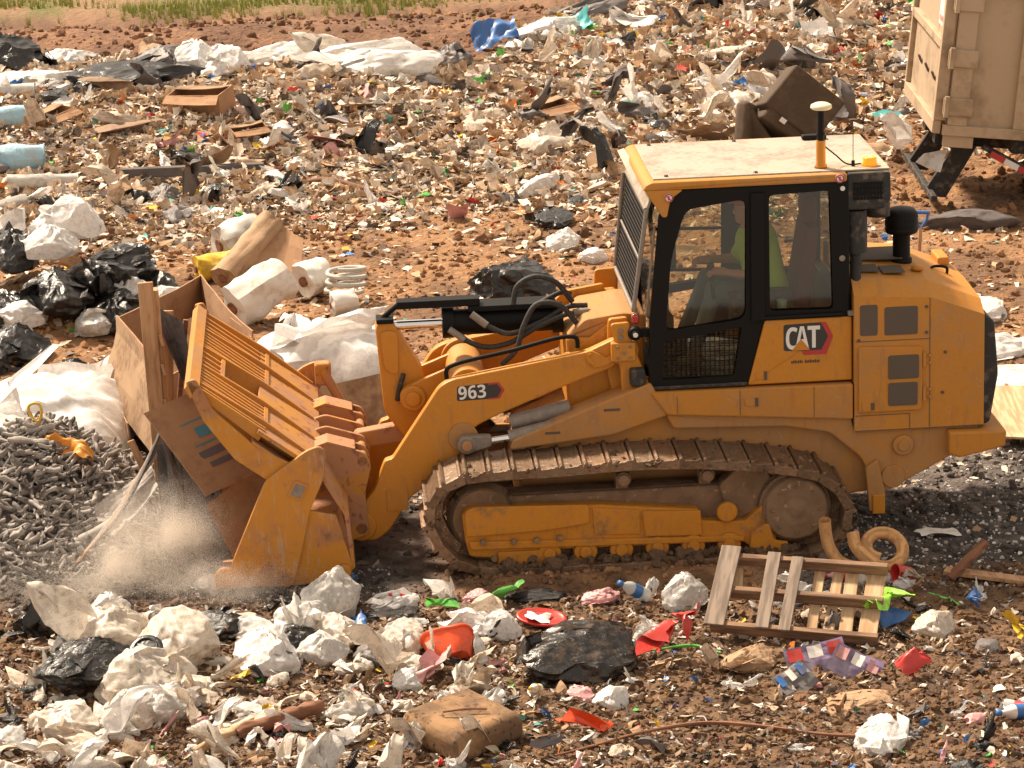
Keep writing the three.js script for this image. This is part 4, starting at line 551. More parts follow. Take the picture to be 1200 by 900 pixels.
// ---------- waste: materials ----------
const wrinkle = texture(512, (u, v) => { const a = tf(u, v, 6, 301, 4), b = tf(u, v, 14, 305, 4); return 0.6 * (1 - Math.abs(a - 0.5) * 3) + 0.4 * (1 - Math.abs(b - 0.5) * 3); }, false, 2.2);
const stained = (c, dirt, s, amount = 0.5, rep = 1) => texture(256, (u, v) => mix3(c, dirt, sstep(0.42, 0.78, tf(u, v, 5, s) * 0.6 + tf(u, v, 22, s + 4) * 0.4) * amount), true, rep);
const SOIL = [0.17, 0.09, 0.045];
const W = {
  white: mat({ map: stained([0.86, 0.83, 0.80], SOIL, 401, 0.32, 2), roughness: 0.85, bumpMap: wrinkle, bumpScale: 0.002, transmission: 0.42, thickness: 0, clearcoat: 0.8, clearcoatRoughness: 0.22 }),
  cream: mat({ map: stained([0.80, 0.71, 0.60], SOIL, 405, 0.5, 2), roughness: 0.85, bumpMap: wrinkle, bumpScale: 0.002, transmission: 0.42, thickness: 0, clearcoat: 0.8, clearcoatRoughness: 0.22 }),
  clear: mat({ map: stained([0.80, 0.77, 0.73], [0.3, 0.2, 0.12], 409, 0.55, 2), roughness: 0.7, bumpMap: wrinkle, bumpScale: 0.0025, transmission: 0.5, thickness: 0, clearcoat: 0.8, clearcoatRoughness: 0.2 }),
  black: mat({ map: stained([0.013, 0.012, 0.012], [0.10, 0.065, 0.04], 413, 0.35, 2), roughness: 0.28, bumpMap: wrinkle, bumpScale: 0.0025 }),
  glossBlack: mat({ map: stained([0.012, 0.011, 0.011], [0.22, 0.13, 0.07], 415, 0.35, 1.2), roughness: 0.24, bumpMap: wrinkle, bumpScale: 0.002 }), amberFilm: mat({ color: lin(0.80, 0.33, 0.03), roughness: 0.6, transmission: 0.3, thickness: 0 }),
  dusty: mat({ map: stained([0.66, 0.54, 0.42], SOIL, 411, 0.7, 2), roughness: 0.8, bumpMap: wrinkle, bumpScale: 0.002, transmission: 0.2, thickness: 0 }),
  grey: mat({ map: stained([0.13, 0.12, 0.12], SOIL, 417, 0.6), roughness: 0.5, bumpMap: wrinkle, bumpScale: 0.002 }),
  tan: mat({ map: stained([0.40, 0.25, 0.14], SOIL, 421, 0.7), roughness: 0.8, bumpMap: wrinkle, bumpScale: 0.002 }),
  card: mat({ map: stained([0.36, 0.20, 0.105], [0.22, 0.11, 0.055], 425, 0.7), roughness: 0.9 }),
  cardDirty: mat({ map: stained([0.33, 0.21, 0.12], SOIL, 429, 0.9), roughness: 0.92 }),
  paper: mat({ map: stained([0.76, 0.72, 0.66], [0.4, 0.27, 0.16], 433, 0.6), roughness: 0.85 }),
  red: mat({ map: stained([0.55, 0.03, 0.025], [0.2, 0.11, 0.06], 437, 0.7, 4), roughness: 0.4 }), blue: mat({ map: stained([0.03, 0.14, 0.40], [0.2, 0.11, 0.06], 441, 0.7, 4), roughness: 0.45 }),
  orange: mat({ map: stained([0.85, 0.09, 0.02], [0.2, 0.11, 0.06], 445, 0.7, 4), roughness: 0.35 }),
  green: mat({ map: stained([0.08, 0.42, 0.05], [0.2, 0.11, 0.06], 449, 0.7, 4), roughness: 0.45 }), lime: mat({ map: stained([0.3, 0.75, 0.05], [0.2, 0.11, 0.06], 451, 0.7, 4), roughness: 0.5 }),
  yellow: mat({ map: stained([0.75, 0.48, 0.03], [0.2, 0.11, 0.06], 453, 0.7, 4), roughness: 0.45 }), teal: mat({ color: lin(0.08, 0.42, 0.42), roughness: 0.45 }),
  pink: mat({ map: stained([0.6, 0.3, 0.3], SOIL, 455, 0.5), roughness: 0.5 }), purple: mat({ map: stained([0.18, 0.12, 0.24], [0.5, 0.45, 0.45], 457, 0.5), roughness: 0.5 }),
  paleBlue: mat({ map: stained([0.30, 0.50, 0.62], [0.4, 0.36, 0.3], 459, 0.6), roughness: 0.55, bumpMap: wrinkle, bumpScale: 0.006 }),
  offWhite: mat({ map: stained([0.55, 0.53, 0.48], SOIL, 461, 0.7), roughness: 0.7 }),
  woodGrey: mat({ map: texture(256, (u, v) => mix3([0.28, 0.21, 0.16], [0.15, 0.11, 0.085], sstep(0.25, 0.75, tf(u, v, 8, 463, 4))), true, 5, 0.6), roughness: 0.9 }),
  woodLight: mat({ map: texture(256, (u, v) => mix3([0.56, 0.38, 0.22], [0.38, 0.23, 0.12], sstep(0.25, 0.75, tf(u, v, 8, 467, 4))), true, 5, 0.6), roughness: 0.85 }),
  woodRed: mat({ map: texture(256, (u, v) => mix3([0.27, 0.12, 0.065], [0.15, 0.065, 0.035], sstep(0.25, 0.75, tf(u, v, 8, 471, 4))), true, 0.6, 5), roughness: 0.9 }),
  woodBrown: mat({ map: texture(256, (u, v) => mix3([0.31, 0.185, 0.11], [0.15, 0.085, 0.052], sstep(0.25, 0.75, tf(u, v, 8, 472, 4))), true, 0.6, 5), roughness: 0.92 }),
  woodTan: mat({ map: texture(256, (u, v) => mix3([0.50, 0.29, 0.15], [0.34, 0.18, 0.09], sstep(0.25, 0.75, tf(u, v, 8, 473, 4))), true, 5, 0.6), roughness: 0.88 }),
  ash: mat({ map: stained([0.27, 0.235, 0.21], [0.12, 0.105, 0.095], 475, 1, 4), roughness: 0.95 }), ashLight: mat({ map: stained([0.40, 0.355, 0.32], [0.19, 0.165, 0.15], 477, 1, 4), roughness: 0.95 }),
  ashDark: mat({ map: stained([0.12, 0.10, 0.095], [0.05, 0.045, 0.042], 479, 1), roughness: 0.95 }),
  foam: mat({ map: stained([0.66, 0.36, 0.15], [0.45, 0.22, 0.09], 481, 0.8, 3), roughness: 0.9, bumpMap: wrinkle, bumpScale: 0.004 }),
  cushion: mat({ map: texture(512, (u, v) => mix3(mix3([0.30, 0.17, 0.08], [0.15, 0.085, 0.045], sstep(0.35, 0.65, tf(u, v, 5, 483))), [0.07, 0.04, 0.025], sstep(0.6, 0.8, tf(u, v, 30, 487, 3))), true, 1), roughness: 0.95, bumpMap: wrinkle, bumpScale: 0.002 }),
  sofa: mat({ map: stained([0.075, 0.048, 0.03], [0.13, 0.085, 0.05], 489, 0.7), roughness: 0.9 }),
  carpet: mat({ map: stained([0.30, 0.20, 0.13], SOIL, 491, 0.8), roughness: 0.95 }),
};
const bagG = Array.from({ length: 9 }, (_, i) => crumple(i + 1, { film: 3, neck: i % 3 === 0 ? 0.35 : 0, flat: 0.35 + 0.05 * (i % 3), stretch: [1 + 0.25 * (i % 2), 0.85, 1] }));
const smallBagG = Array.from({ length: 10 }, (_, i) => i < 4 ? crumple(i + 31, { det: 10, flat: 0.3, stretch: [1.1, 0.7, 0.9], film: 2 }) : wad(i + 200, { n: 20, folds: 9, squash: 0.9 }).scale(2.3, 2.3, 2.3));
const blackBagG = Array.from({ length: 5 }, (_, i) => crumple(i + 61, { det: 22, flat: 0.4, rough: 1.2, film: 4, stretch: [1.2, 0.8, 1] }));
const on = (x, z, dy = 0) => [x, ground(x, z) + dy, z];
const bag = (m, x, z, s0, label, rot = 0, o = {}) => { const s = s0 * (o.k || 0.97); return put(o.name || 'plastic_bag', (o.black ? blackBagG : bagG)[o.g ?? Math.abs(Math.round(x * 7 + z * 3)) % (o.black ? 5 : 9)], m, label, o.cat || 'bag', on(x, z, (o.dy || 0) - s * 0.12), [o.tx || 0, rot, o.tz || 0], Array.isArray(o.sc) ? o.sc.map(q => q * s) : s, o.group); };

// ---------- foreground waste ----------
{ // dirty square cushion
  const g = new RoundedBoxGeometry(0.62, 0.20, 0.62, 6, 0.07), p = g.attributes.position; for (let i = 0; i < p.count; i++) { const x = p.getX(i), y = p.getY(i), z = p.getZ(i); p.setXYZ(i, x * (1 + 0.05 * nz(z * 4, 1, y * 3)), y + (y > 0 ? 0.04 * (1 - (x * x + z * z) * 4) + 0.03 * nz(x * 6, 2, z * 6) : 0), z * (1 + 0.05 * nz(x * 4, 7, y * 3))); } g.computeVertexNormals();
  const c = thing('seat_cushion', 'large brown mud-caked square cushion at the bottom edge', 'cushion', on(-0.42, 4.5, 0.09), [0.08, R(42), -0.04]);
  part('cushion_block', g, W.cushion, c); part('tape_strip', panel4([[0.26, 0.03, 0.22], [0.31, 0.05, 0.18], [0.33, -0.09, 0.27], [0.29, -0.10, 0.31]], 0.004, 3, 0.02), W.yellow, c);
  part('twig', tube([[-0.16, 0.155, -0.02], [-0.06, 0.165, 0.05], [0.0, 0.155, 0.06], [0.10, 0.15, 0.14]], 0.008, 20, 6), W.woodRed, c);
}
put('trash_bag', crumple(201, { det: 30, pleat: 0.09, flat: 0.42, rough: 1.0, stretch: [1.55, 0.78, 1] }), W.glossBlack, 'long stretched black bag lying behind the brown cushion', 'bag', on(0.36, 3.30, -0.03), [0, R(8), 0], 0.30);
const dent = g => { const p = g.attributes.position; for (let i = 0; i < p.count; i++) { const x = p.getX(i), y = p.getY(i), z = p.getZ(i), k = 1 - 0.3 * Math.exp(-((x - 0.2) ** 2 + (z - 0.05) ** 2) / 0.012) - 0.18 * Math.exp(-((x + 0.12) ** 2 + (z - 0.15) ** 2) / 0.008); p.setXYZ(i, x * k + 0.02 * nz(z * 8, y * 8, 1), y + 0.04 * nz(x * 7, 2, z * 7), z * k); } g.computeVertexNormals(); return g; };
{ // crushed red tub
  const t = thing('plastic_tub', 'crushed bright red plastic tub beside white bags', 'tub', on(-0.50, 2.92, 0.05), [R(-55), R(20), R(8)]);
  part('tub_wall', dent(lathe([[0.15, -0.09], [0.17, -0.05], [0.19, 0.0], [0.20, 0.05], [0.215, 0.10], [0.20, 0.10], [0.19, 0.05], [0.175, 0.0], [0.15, -0.05], [0.13, -0.08], [0, -0.08]], 40).scale(1.05, 1, 0.8)), W.orange, t); part('tub_rim', dent(new THREE.TorusGeometry(0.212, 0.016, 8, 48).rotateX(Math.PI / 2).scale(1.05, 1, 0.8).translate(0, 0.10, 0)), W.orange, t);
}
{ const t = thing('oval_tray_cover', 'red oval lid smeared with white lying near the white bag', 'lid', on(0.16, 2.28, 0.05), [R(12), R(-8), R(-4)]);
  part('lid_tray', lathe([[0, 0.01], [0.15, 0.012], [0.165, 0.03], [0.19, 0.028], [0.195, 0.012], [0.16, -0.004], [0, -0.008]], 32).scale(1, 1, 0.62), W.red, t); part('white_smear', sheet(7, 8, 0.2, 0.15, 0.08, 6).translate(0, 0.014, 0), W.paper, t); }
bag(W.white, -0.18, 2.52, 0.17, 'white bag pressed against the crushed red tub', 0.4, { g: 1 }); bag(W.white, -0.34, 2.42, 0.14, 'small white bag tucked behind the red tub', 2, { g: 4 });
bag(W.clear, 1.23, 2.02, 0.21, 'round swollen pale bag left of the broken pallet', 1, { g: 2, sc: [0.9, 1, 0.9] });
bag(W.cream, -0.86, 2.72, 0.2, 'cream bag left of the red tub', 2.2, { g: 5, sc: [1, 1.1, 0.8] }); bag(W.white, -0.82, 3.45, 0.12, 'small white bag just left of the brown cushion', 0.9, { g: 3 });
bag(W.clear, -1.45, 1.95, 0.27, 'big clear bag leaning below the bucket corner', 0.5, { g: 2, sc: [0.9, 1.15, 0.8] }); bag(W.clear, -1.62, 2.25, 0.22, 'dusty clear bag in front of the big clear one', 1.7, { g: 6 });
bag(W.white, -1.98, 2.40, 0.17, 'torn white bag next to a small black bag', 2.6, { g: 7, sc: [1.3, 1, 0.8] }); bag(W.black, -2.25, 2.30, 0.2, 'small black bag split open over litter', 0.3, { black: true, g: 1, name: 'trash_bag' });
bag(W.cream, -3.02, 2.62, 0.34, 'large cream bag at left of the foreground', 0.2, { g: 8, sc: [1, 0.9, 0.8] }); bag(W.cream, -2.55, 2.75, 0.36, 'largest puffed cream bag of the foreground heap', 1.9, { g: 5, sc: [1, 1, 0.9] }); bag(W.cream, -2.72, 3.38, 0.3, 'slumped cream bag under the round black lid', 3.3, { g: 1 });
bag(W.black, -3.12, 3.28, 0.3, 'crumpled black bag lying over cream bags at left', 0.8, { black: true, g: 2, name: 'trash_bag', dy: 0.12, sc: [1.1, 0.7, 0.9] });
bag(W.white, -1.86, 3.0, 0.26, 'white bag with a long torn top in the heap', 1.1, { g: 3 }); bag(W.clear, -1.45, 2.85, 0.2, 'clear bag at right end of the heap', 0.1, { g: 4 }); bag(W.cream, -1.35, 2.55, 0.19, 'cream bag under the clear ones', 2.1, { g: 7 }); bag(W.black, -1.62, 2.62, 0.17, 'dark bag between two clear bags', 1.1, { black: true, g: 3, name: 'trash_bag' });
bag(W.black, -3.55, 2.05, 0.27, 'glossy black bag at the left edge under the rods', 0.3, { black: true, g: 4, name: 'trash_bag' }); bag(W.clear, -3.15, 1.95, 0.17, 'grey foil-like bag behind the black bag at left', 1.3, { g: 2 });
bag(W.cream, -2.75, 4.0, 0.2, 'low cream bag at the lower left corner', 0.6, { g: 3 }); bag(W.clear, -2.5, 3.85, 0.2, 'clear bag at lower left with a grey knot', 2.6, { g: 6 }); bag(W.cream, -3.15, 4.1, 0.24, 'cream bag cut by the left edge', 1.2, { g: 0 }); bag(W.cream, -1.15, 3.9, 0.13, 'small tan bag above the fallen log', 1.2, { g: 8 });
bag(W.white, -0.95, 1.85, 0.16, 'white bag lying beside a flat black sack below the arm', 0.4, { g: 6, sc: [1.3, 0.7, 0.8] }); bag(W.black, -0.98, 2.05, 0.15, 'flat black sack below the lift arm', 0.1, { black: true, g: 0, name: 'trash_bag', sc: [1.6, 0.5, 0.8] });
bag(W.grey, -1.05, 2.95, 0.17, 'grey see-through bag in the middle of the heap', 0.1, { g: 4 }); bag(W.black, 0.12, 1.75, 0.12, 'dark film bag close to the track', 0.1, { black: true, g: 2, name: 'trash_bag', sc: [1.8, 0.6, 0.8] });
bag(W.pink, 0.62, 1.85, 0.11, 'pink bag with a white label near the track', 0.1, { g: 2, sc: [1.4, 0.8, 0.9] }); bag(W.pink, -0.32, 1.78, 0.1, 'pinkish bag beside the green wrapper', 0.9, { g: 5 });
bag(W.tan, 1.66, 3.3, 0.16, 'tan bag with a white cup inside below the pallet', 0.9, { g: 7, sc: [1.2, 0.8, 1] }); bag(W.cream, 3.05, 2.75, 0.15, 'yellow stained cream bag at right', 0.3, { g: 3 }); bag(W.tan, 2.35, 4.05, 0.2, 'thin brown bag flattened on the right foreground soil', 0.3, { g: 1, sc: [1.2, 0.35, 1] });
bag(W.white, 2.42, 4.75, 0.22, 'white sack at the bottom right edge', 1.3, { g: 0, sc: [1.4, 0.7, 0.8] }); bag(W.white, 2.78, 1.72, 0.09, 'white bag between foam hose and red cup', 1.3, { g: 2 }); bag(W.cream, 2.62, 1.70, 0.09, 'cream bag right of the pallet top', 0.3, { g: 4 }); bag(W.white, 2.95, 1.85, 0.08, 'small white bag in front of the red cup', 2.3, { g: 6 });
bag(W.white, 0.62, 3.9, 0.12, 'crumpled white bag right of the brown cushion', 0.3, { g: 3 }); bag(W.white, 3.62, 4.2, 0.16, 'angular white pack at the right edge', 0.3, { g: 1, sc: [1, 0.9, 0.7] }); bag(W.clear, 0.95, 2.75, 0.13, 'clear bag with yellow scraps right of the black bag', 1.3, { g: 8 });
put('wrapper', wad(21, { n: 16, folds: 6, squash: 0.8 }).scale(0.38, 0.28, 0.29), W.green, 'bright green wrapper near the track', 'wrapper', on(-0.12, 1.80, 0.05), [0.3, 0.3, 0]); put('wrapper', wad(22, { n: 16, folds: 6, squash: 0.8 }).scale(0.31, 0.22, 0.22), W.green, 'green and yellow wrapper left of the bright green one', 'wrapper', on(-0.6, 2.02, 0.03), [0.2, 1, 0]);
put('wrapper', wad(23, { n: 16, folds: 6, squash: 0.8 }).scale(0.47, 0.34, 0.43), W.lime, 'neon lime wrapper at right corner of the pallet', 'wrapper', on(2.68, 2.45, 0.05), [0.4, 0.6, 0]); put('wrapper', wad(24, { n: 16, folds: 6, squash: 0.8 }).scale(0.41, 0.29, 0.33), W.blue, 'blue wrapper under the neon lime one', 'wrapper', on(2.72, 2.62, 0.04), [0.4, 1.2, 0.1]);
put('wrapper', wad(25, { n: 16, folds: 6, squash: 0.8 }).scale(0.38, 0.28, 0.33), W.red, 'red packet just left of the pallet', 'wrapper', on(1.24, 2.75, 0.05), [0.5, 0.4, 0]); put('wrapper', wad(26, { n: 16, folds: 6, squash: 0.8 }).scale(0.41, 0.29, 0.29), W.red, 'red and white packet right of the black bag', 'wrapper', on(0.98, 3.15, 0.05), [0.5, 1.4, 0]);
put('wrapper', wad(27, { n: 16, folds: 6, squash: 0.8 }).scale(0.26, 0.19, 0.28), W.green, 'green and red square packet on bare soil at right', 'wrapper', on(3.22, 2.2, 0.02), [0.5, 0.1, 0]); put('wrapper', wad(28, { n: 16, folds: 6, squash: 0.8 }).scale(0.22, 0.16, 0.16), W.blue, 'blue scrap on bare soil at right', 'wrapper', on(3.42, 2.25, 0.02), [0.3, 0.7, 0]); put('wrapper', wad(29, { n: 16, folds: 6, squash: 0.8 }).scale(0.25, 0.18, 0.22), W.red, 'little red packet in the right foreground', 'wrapper', on(2.78, 3.6, 0.02), [0.3, 0.3, 0]); put('wrapper', wad(30, { n: 16, folds: 6, squash: 0.8 }).scale(0.25, 0.18, 0.33), W.yellow, 'yellow wrapper at the right edge', 'wrapper', on(3.66, 2.85, 0.03), [0.3, 0.3, 0]);
put('wrapper', wad(32, { n: 16, folds: 6, squash: 0.8 }).scale(0.35, 0.25, 0.33), W.orange, 'orange and green snack bag in front of the cushion', 'wrapper', on(0.42, 4.35, 0.03), [0.4, 0.3, 0]); put('wrapper', wad(33, { n: 16, folds: 6, squash: 0.8 }).scale(0.54, 0.39, 0.26), W.pink, 'red and white carton flap under the crushed tub', 'wrapper', on(-0.62, 3.3, 0.06), [0.5, 0.4, 0]); put('wrapper', wad(34, { n: 16, folds: 6, squash: 0.8 }).scale(0.19, 0.14, 0.43), W.blue, 'blue strip near the clear bags', 'wrapper', on(-1.18, 2.6, 0.04), [0.5, 0.2, 0]);
{ // plastic bottles and printed cartons
  const bt = lathe([[0, 0], [0.036, 0], [0.04, 0.01], [0.04, 0.06], [0.036, 0.07], [0.04, 0.08], [0.04, 0.15], [0.03, 0.18], [0.014, 0.2], [0.014, 0.225], [0, 0.225]], 18), clearP = mat({ color: lin(0.75, 0.76, 0.76), transmission: 0.5, roughness: 0.25, thickness: 0 });
  const bottle = (x, z, m, label, ry, rz = Math.PI / 2 - 0.15, capM = W.blue, s = 1) => { const b = thing('plastic_bottle', label, 'bottle', on(x, z, 0.045), [0, ry, rz]); b.scale.setScalar(s); part('bottle_body', bt.clone(), m, b); part('bottle_label', lathe([[0.041, 0.075], [0.041, 0.14]], 18), capM, b); part('bottle_cap', lathe([[0, 0.22], [0.017, 0.22], [0.017, 0.245], [0, 0.245]], 12), capM, b); };
  bottle(0.98, 1.88, clearP, 'white bottle with blue label close to the track', 0.6, 1.0, W.blue, 1.3); bottle(-0.28, 3.15, clearP, 'upright pale bottle in front of the red tub', 0.3, 0.2, W.white); bottle(3.32, 4.3, clearP, 'clear bottle with red and blue label at lower right', 2.6, 1.6, W.red); bottle(3.52, 4.4, W.paper, 'white bottle with blue cap at the right edge', 0.4, 1.45, W.blue, 1.3); bottle(3.62, 3.5, W.paper, 'white and green tube at the right edge', 2.7, 1.5, W.green);
  put('yellow_jug', smallBagG[2], W.yellow, 'crushed yellow jug above the fallen log', 'jug', on(-1.78, 3.95, 0), [0, 0.3, 0], [0.05, 0.1, 0.05]); put('yellow_jug', smallBagG[5], W.yellow, 'crushed yellow jug among cream bags', 'jug', on(-2.02, 3.3, 0.02), [0.3, 0.9, 0], [0.1, 0.05, 0.05]); bottle(-2.05, 2.62, clearP, 'bottle beside the small black bag', 1.4, 1.4, W.orange, 0.8); bottle(0.12, 3.75, W.paper, 'can with yellow and red print behind the cushion corner', 1.2, 1.2, W.yellow, 0.8); bottle(-0.85, 1.8, clearP, 'small bottle with red label below the lift arm', 0.6, 1.1, W.red, 0.8); bottle(2.25, 2.05, clearP, 'clear bottle lying across the pallet top', 0.1, 1.57, W.white); bottle(2.6, 1.62, W.pink, 'pink printed bottle below the foam hose', 0.1, 1.5, W.red);
  const carton = (x, z, label, ry, rx, m1, m2, w = 0.36) => { const c = thing('drink_carton', label, 'carton', on(x, z, 0.08), [rx, ry, 0]); part('carton_wall', panel4([[-w / 2, 0, -0.11], [w / 2, 0, -0.11], [w / 2, 0, 0.11], [-w / 2, 0, 0.11]], 0.006, 5, 0.05, x), m1, c); for (let i = 0; i < 3; i++) part('carton_print', panel4([[-w / 2 + 0.02 + i * w / 3, 0.012, -0.09], [-w / 2 + w / 3 - 0.02 + i * w / 3, 0.012, -0.09], [-w / 2 + w / 3 - 0.02 + i * w / 3, 0.012, 0.0], [-w / 2 + 0.02 + i * w / 3, 0.012, 0.0]], 0.004, 2, 0.02, x + i), i % 2 ? W.paper : m2, c); };
  carton(2.12, 3.35, 'purple and red crushed carton under the pallet edge', 0.2, 0.9, W.purple, W.red, 0.44); carton(2.38, 3.52, 'blue and pink printed carton in front of the pallet', -0.5, 0.9, W.purple, W.pink); carton(1.92, 3.8, 'clear tray with printed label right of the tan bag', 0.6, 0.7, W.grey, W.blue, 0.26);
}
{ // red cup, round black lid, timber
  const c = thing('plastic_cup', 'red plastic cup lying on its side near the foam hose', 'cup', on(3.02, 1.7, 0.06), [0.4, 0.3, 1.2]); part('cup_wall', lathe([[0, 0], [0.05, 0], [0.07, 0.14], [0.062, 0.14], [0.045, 0.01]], 20), W.red, c); part('cup_rim', new THREE.TorusGeometry(0.068, 0.006, 6, 24).rotateX(Math.PI / 2).translate(0, 0.14, 0), W.red, c);
  const l = thing('round_lid', 'round black lid resting on cream bags', 'lid', on(-2.70, 3.28, 0.28), [0.5, 0, 0.1]); part('lid_disc', lathe([[0, 0.02], [0.1, 0.02], [0.125, 0.012], [0.13, 0], [0.12, -0.015], [0, -0.01]], 28), W.black, l); part('lid_ridge', new THREE.TorusGeometry(0.085, 0.01, 6, 28).rotateX(Math.PI / 2).translate(0, 0.022, 0), W.black, l);
  const log = (pts, r, m, name, label, cat) => { const rs = 14, g = tube(pts, r, 40, rs), p = g.attributes.position, cv = new THREE.CatmullRomCurve3(pts.map(q => V(...q))); for (let i = 0; i < p.count; i++) { const ring = Math.floor(i / (rs + 1)), t = ring / 40, a = (i % (rs + 1)) / rs * 6.283, c = cv.getPointAt(t), k = 0.75 + 0.9 * Math.abs(nz(Math.cos(a) * 2.2 + r * 50, Math.sin(a) * 2.2, t * 3.5)) - 0.35 * sstep(0.85, 1, Math.abs(t - 0.5) * 2) * (0.5 + nz(a * 2, t, 3)); const x = c.x + (p.getX(i) - c.x) * k, y = c.y + (p.getY(i) - c.y) * k, z = c.z + (p.getZ(i) - c.z) * k, w = r * 0.15; p.setXYZ(i, x + w * nz(x * 9, y * 9, z * 9), y + w * nz(x * 9 + 5, y * 14, z * 9), z + w * nz(x * 9, y * 9, z * 9 + 8)); } g.computeVertexNormals(); tag(part(name, g, m), label, cat); };
  log([on(-1.98, 4.35, 0.06), on(-1.7, 4.2, 0.09), on(-1.42, 3.95, 0.1)], 0.055, W.woodRed, 'fallen_log', 'rotten brown log in the lower left foreground', 'log');
  log([on(-2.25, 4.6, 0.04), on(-2.02, 4.35, 0.06), on(-1.85, 4.15, 0.08)], 0.035, W.woodLight, 'wood_stake', 'pale stake lying under the rotten log', 'stake');
  log([on(0.2, 4.85, 0.03), on(1.2, 4.45, 0.05), on(2.1, 4.7, 0.04), on(2.4, 4.75, 0.04)], 0.012, W.woodRed, 'long_twig', 'long dark twig along the bottom right edge', 'twig'); log([on(0.95, 3.05, 0.03), on(1.25, 3.0, 0.05), on(1.45, 3.1, 0.03)], 0.01, W.green, 'green_cord', 'green cord between red packet and tan bag', 'cord');
  tag(part('timber_plank', box(-0.45, 0.45, 0, 0.035, -0.06, 0.06, 0.006).rotateY(-0.35).rotateZ(-0.05).translate(3.72, ground(3.72, 1.75) + 0.03, 1.75), W.woodTan), 'flat tan plank at the right edge beside ash', 'plank'); tag(part('timber_plank', box(-0.2, 0.2, 0, 0.035, -0.05, 0.05, 0.006).rotateZ(0.7).rotateY(0.3).translate(3.48, ground(3.48, 1.65) + 0.14, 1.65), W.woodRed), 'short brown plank propped up on the flat one', 'plank');
}
{ // broken pallet, leaning on the rubbish beneath
  const o = thing('broken_pallet', 'broken wooden pallet propped on rubbish in front of the track', 'pallet', on(1.38, 2.72, 0.03), [0, R(-14), 0]);
  const q = new THREE.Euler(R(26), 0, R(-2)), bd = (name, x0, x1, v0, v1, h0, h1, m, sk = 0) => { const p = part(name, box(x0, x1, h0, h1, -v1, -v0, 0.006).rotateY(sk), m, o); p.rotation.copy(q); return p; };
  for (const v of [0.0, 0.36, 0.70]) bd('stringer', 0.02, 1.26, v, v + 0.045, 0.0, 0.095, W.woodBrown, (v - 0.35) * 0.02);
  bd('top_board', -0.02, 0.13, -0.02, 0.80, 0.097, 0.118, W.woodGrey, -0.02); bd('top_board', 0.36, 0.46, -0.02, 0.76, 0.097, 0.118, W.woodGrey, 0.01); bd('top_board', 0.53, 0.62, -0.02, 0.74, 0.097, 0.118, W.woodGrey, -0.01);
  for (const [a, b, c, d, s] of [[0.16, 0.25, 0.34, 0.66, 0.12], [0.72, 0.80, 0.05, 0.70, 0.02], [0.84, 0.92, 0.0, 0.72, -0.01], [0.96, 1.06, 0.0, 0.70, 0.03], [1.10, 1.24, -0.02, 0.76, 0]]) bd('bottom_board', a, b, c, d, -0.022, -0.002, W.woodLight, s);
}
{ // foam hose pieces
  const g1 = tube([[2.40, 0.42, 1.32], [2.41, 0.30, 1.30], [2.44, 0.18, 1.32], [2.52, 0.08, 1.36], [2.62, 0.05, 1.40]], 0.048, 40, 12), pts = []; for (let k = 0; k <= 16; k++) { const a = -2.2 + k / 16 * 6.6; pts.push([2.86 + 0.14 * Math.cos(a), 0.17 + 0.09 * Math.sin(a) + k * 0.002, 1.42 - 0.10 * Math.sin(a) - k * 0.006]); } pts.unshift([2.62, 0.30, 1.30], [2.64, 0.20, 1.36]);
  tag(part('foam_hose', g1, W.foam), 'short upright curl of orange foam tubing', 'hose'); tag(part('foam_hose', tube(pts, 0.05, 90, 12), W.foam), 'looped ring of orange foam tubing right of the short curl', 'hose');
}

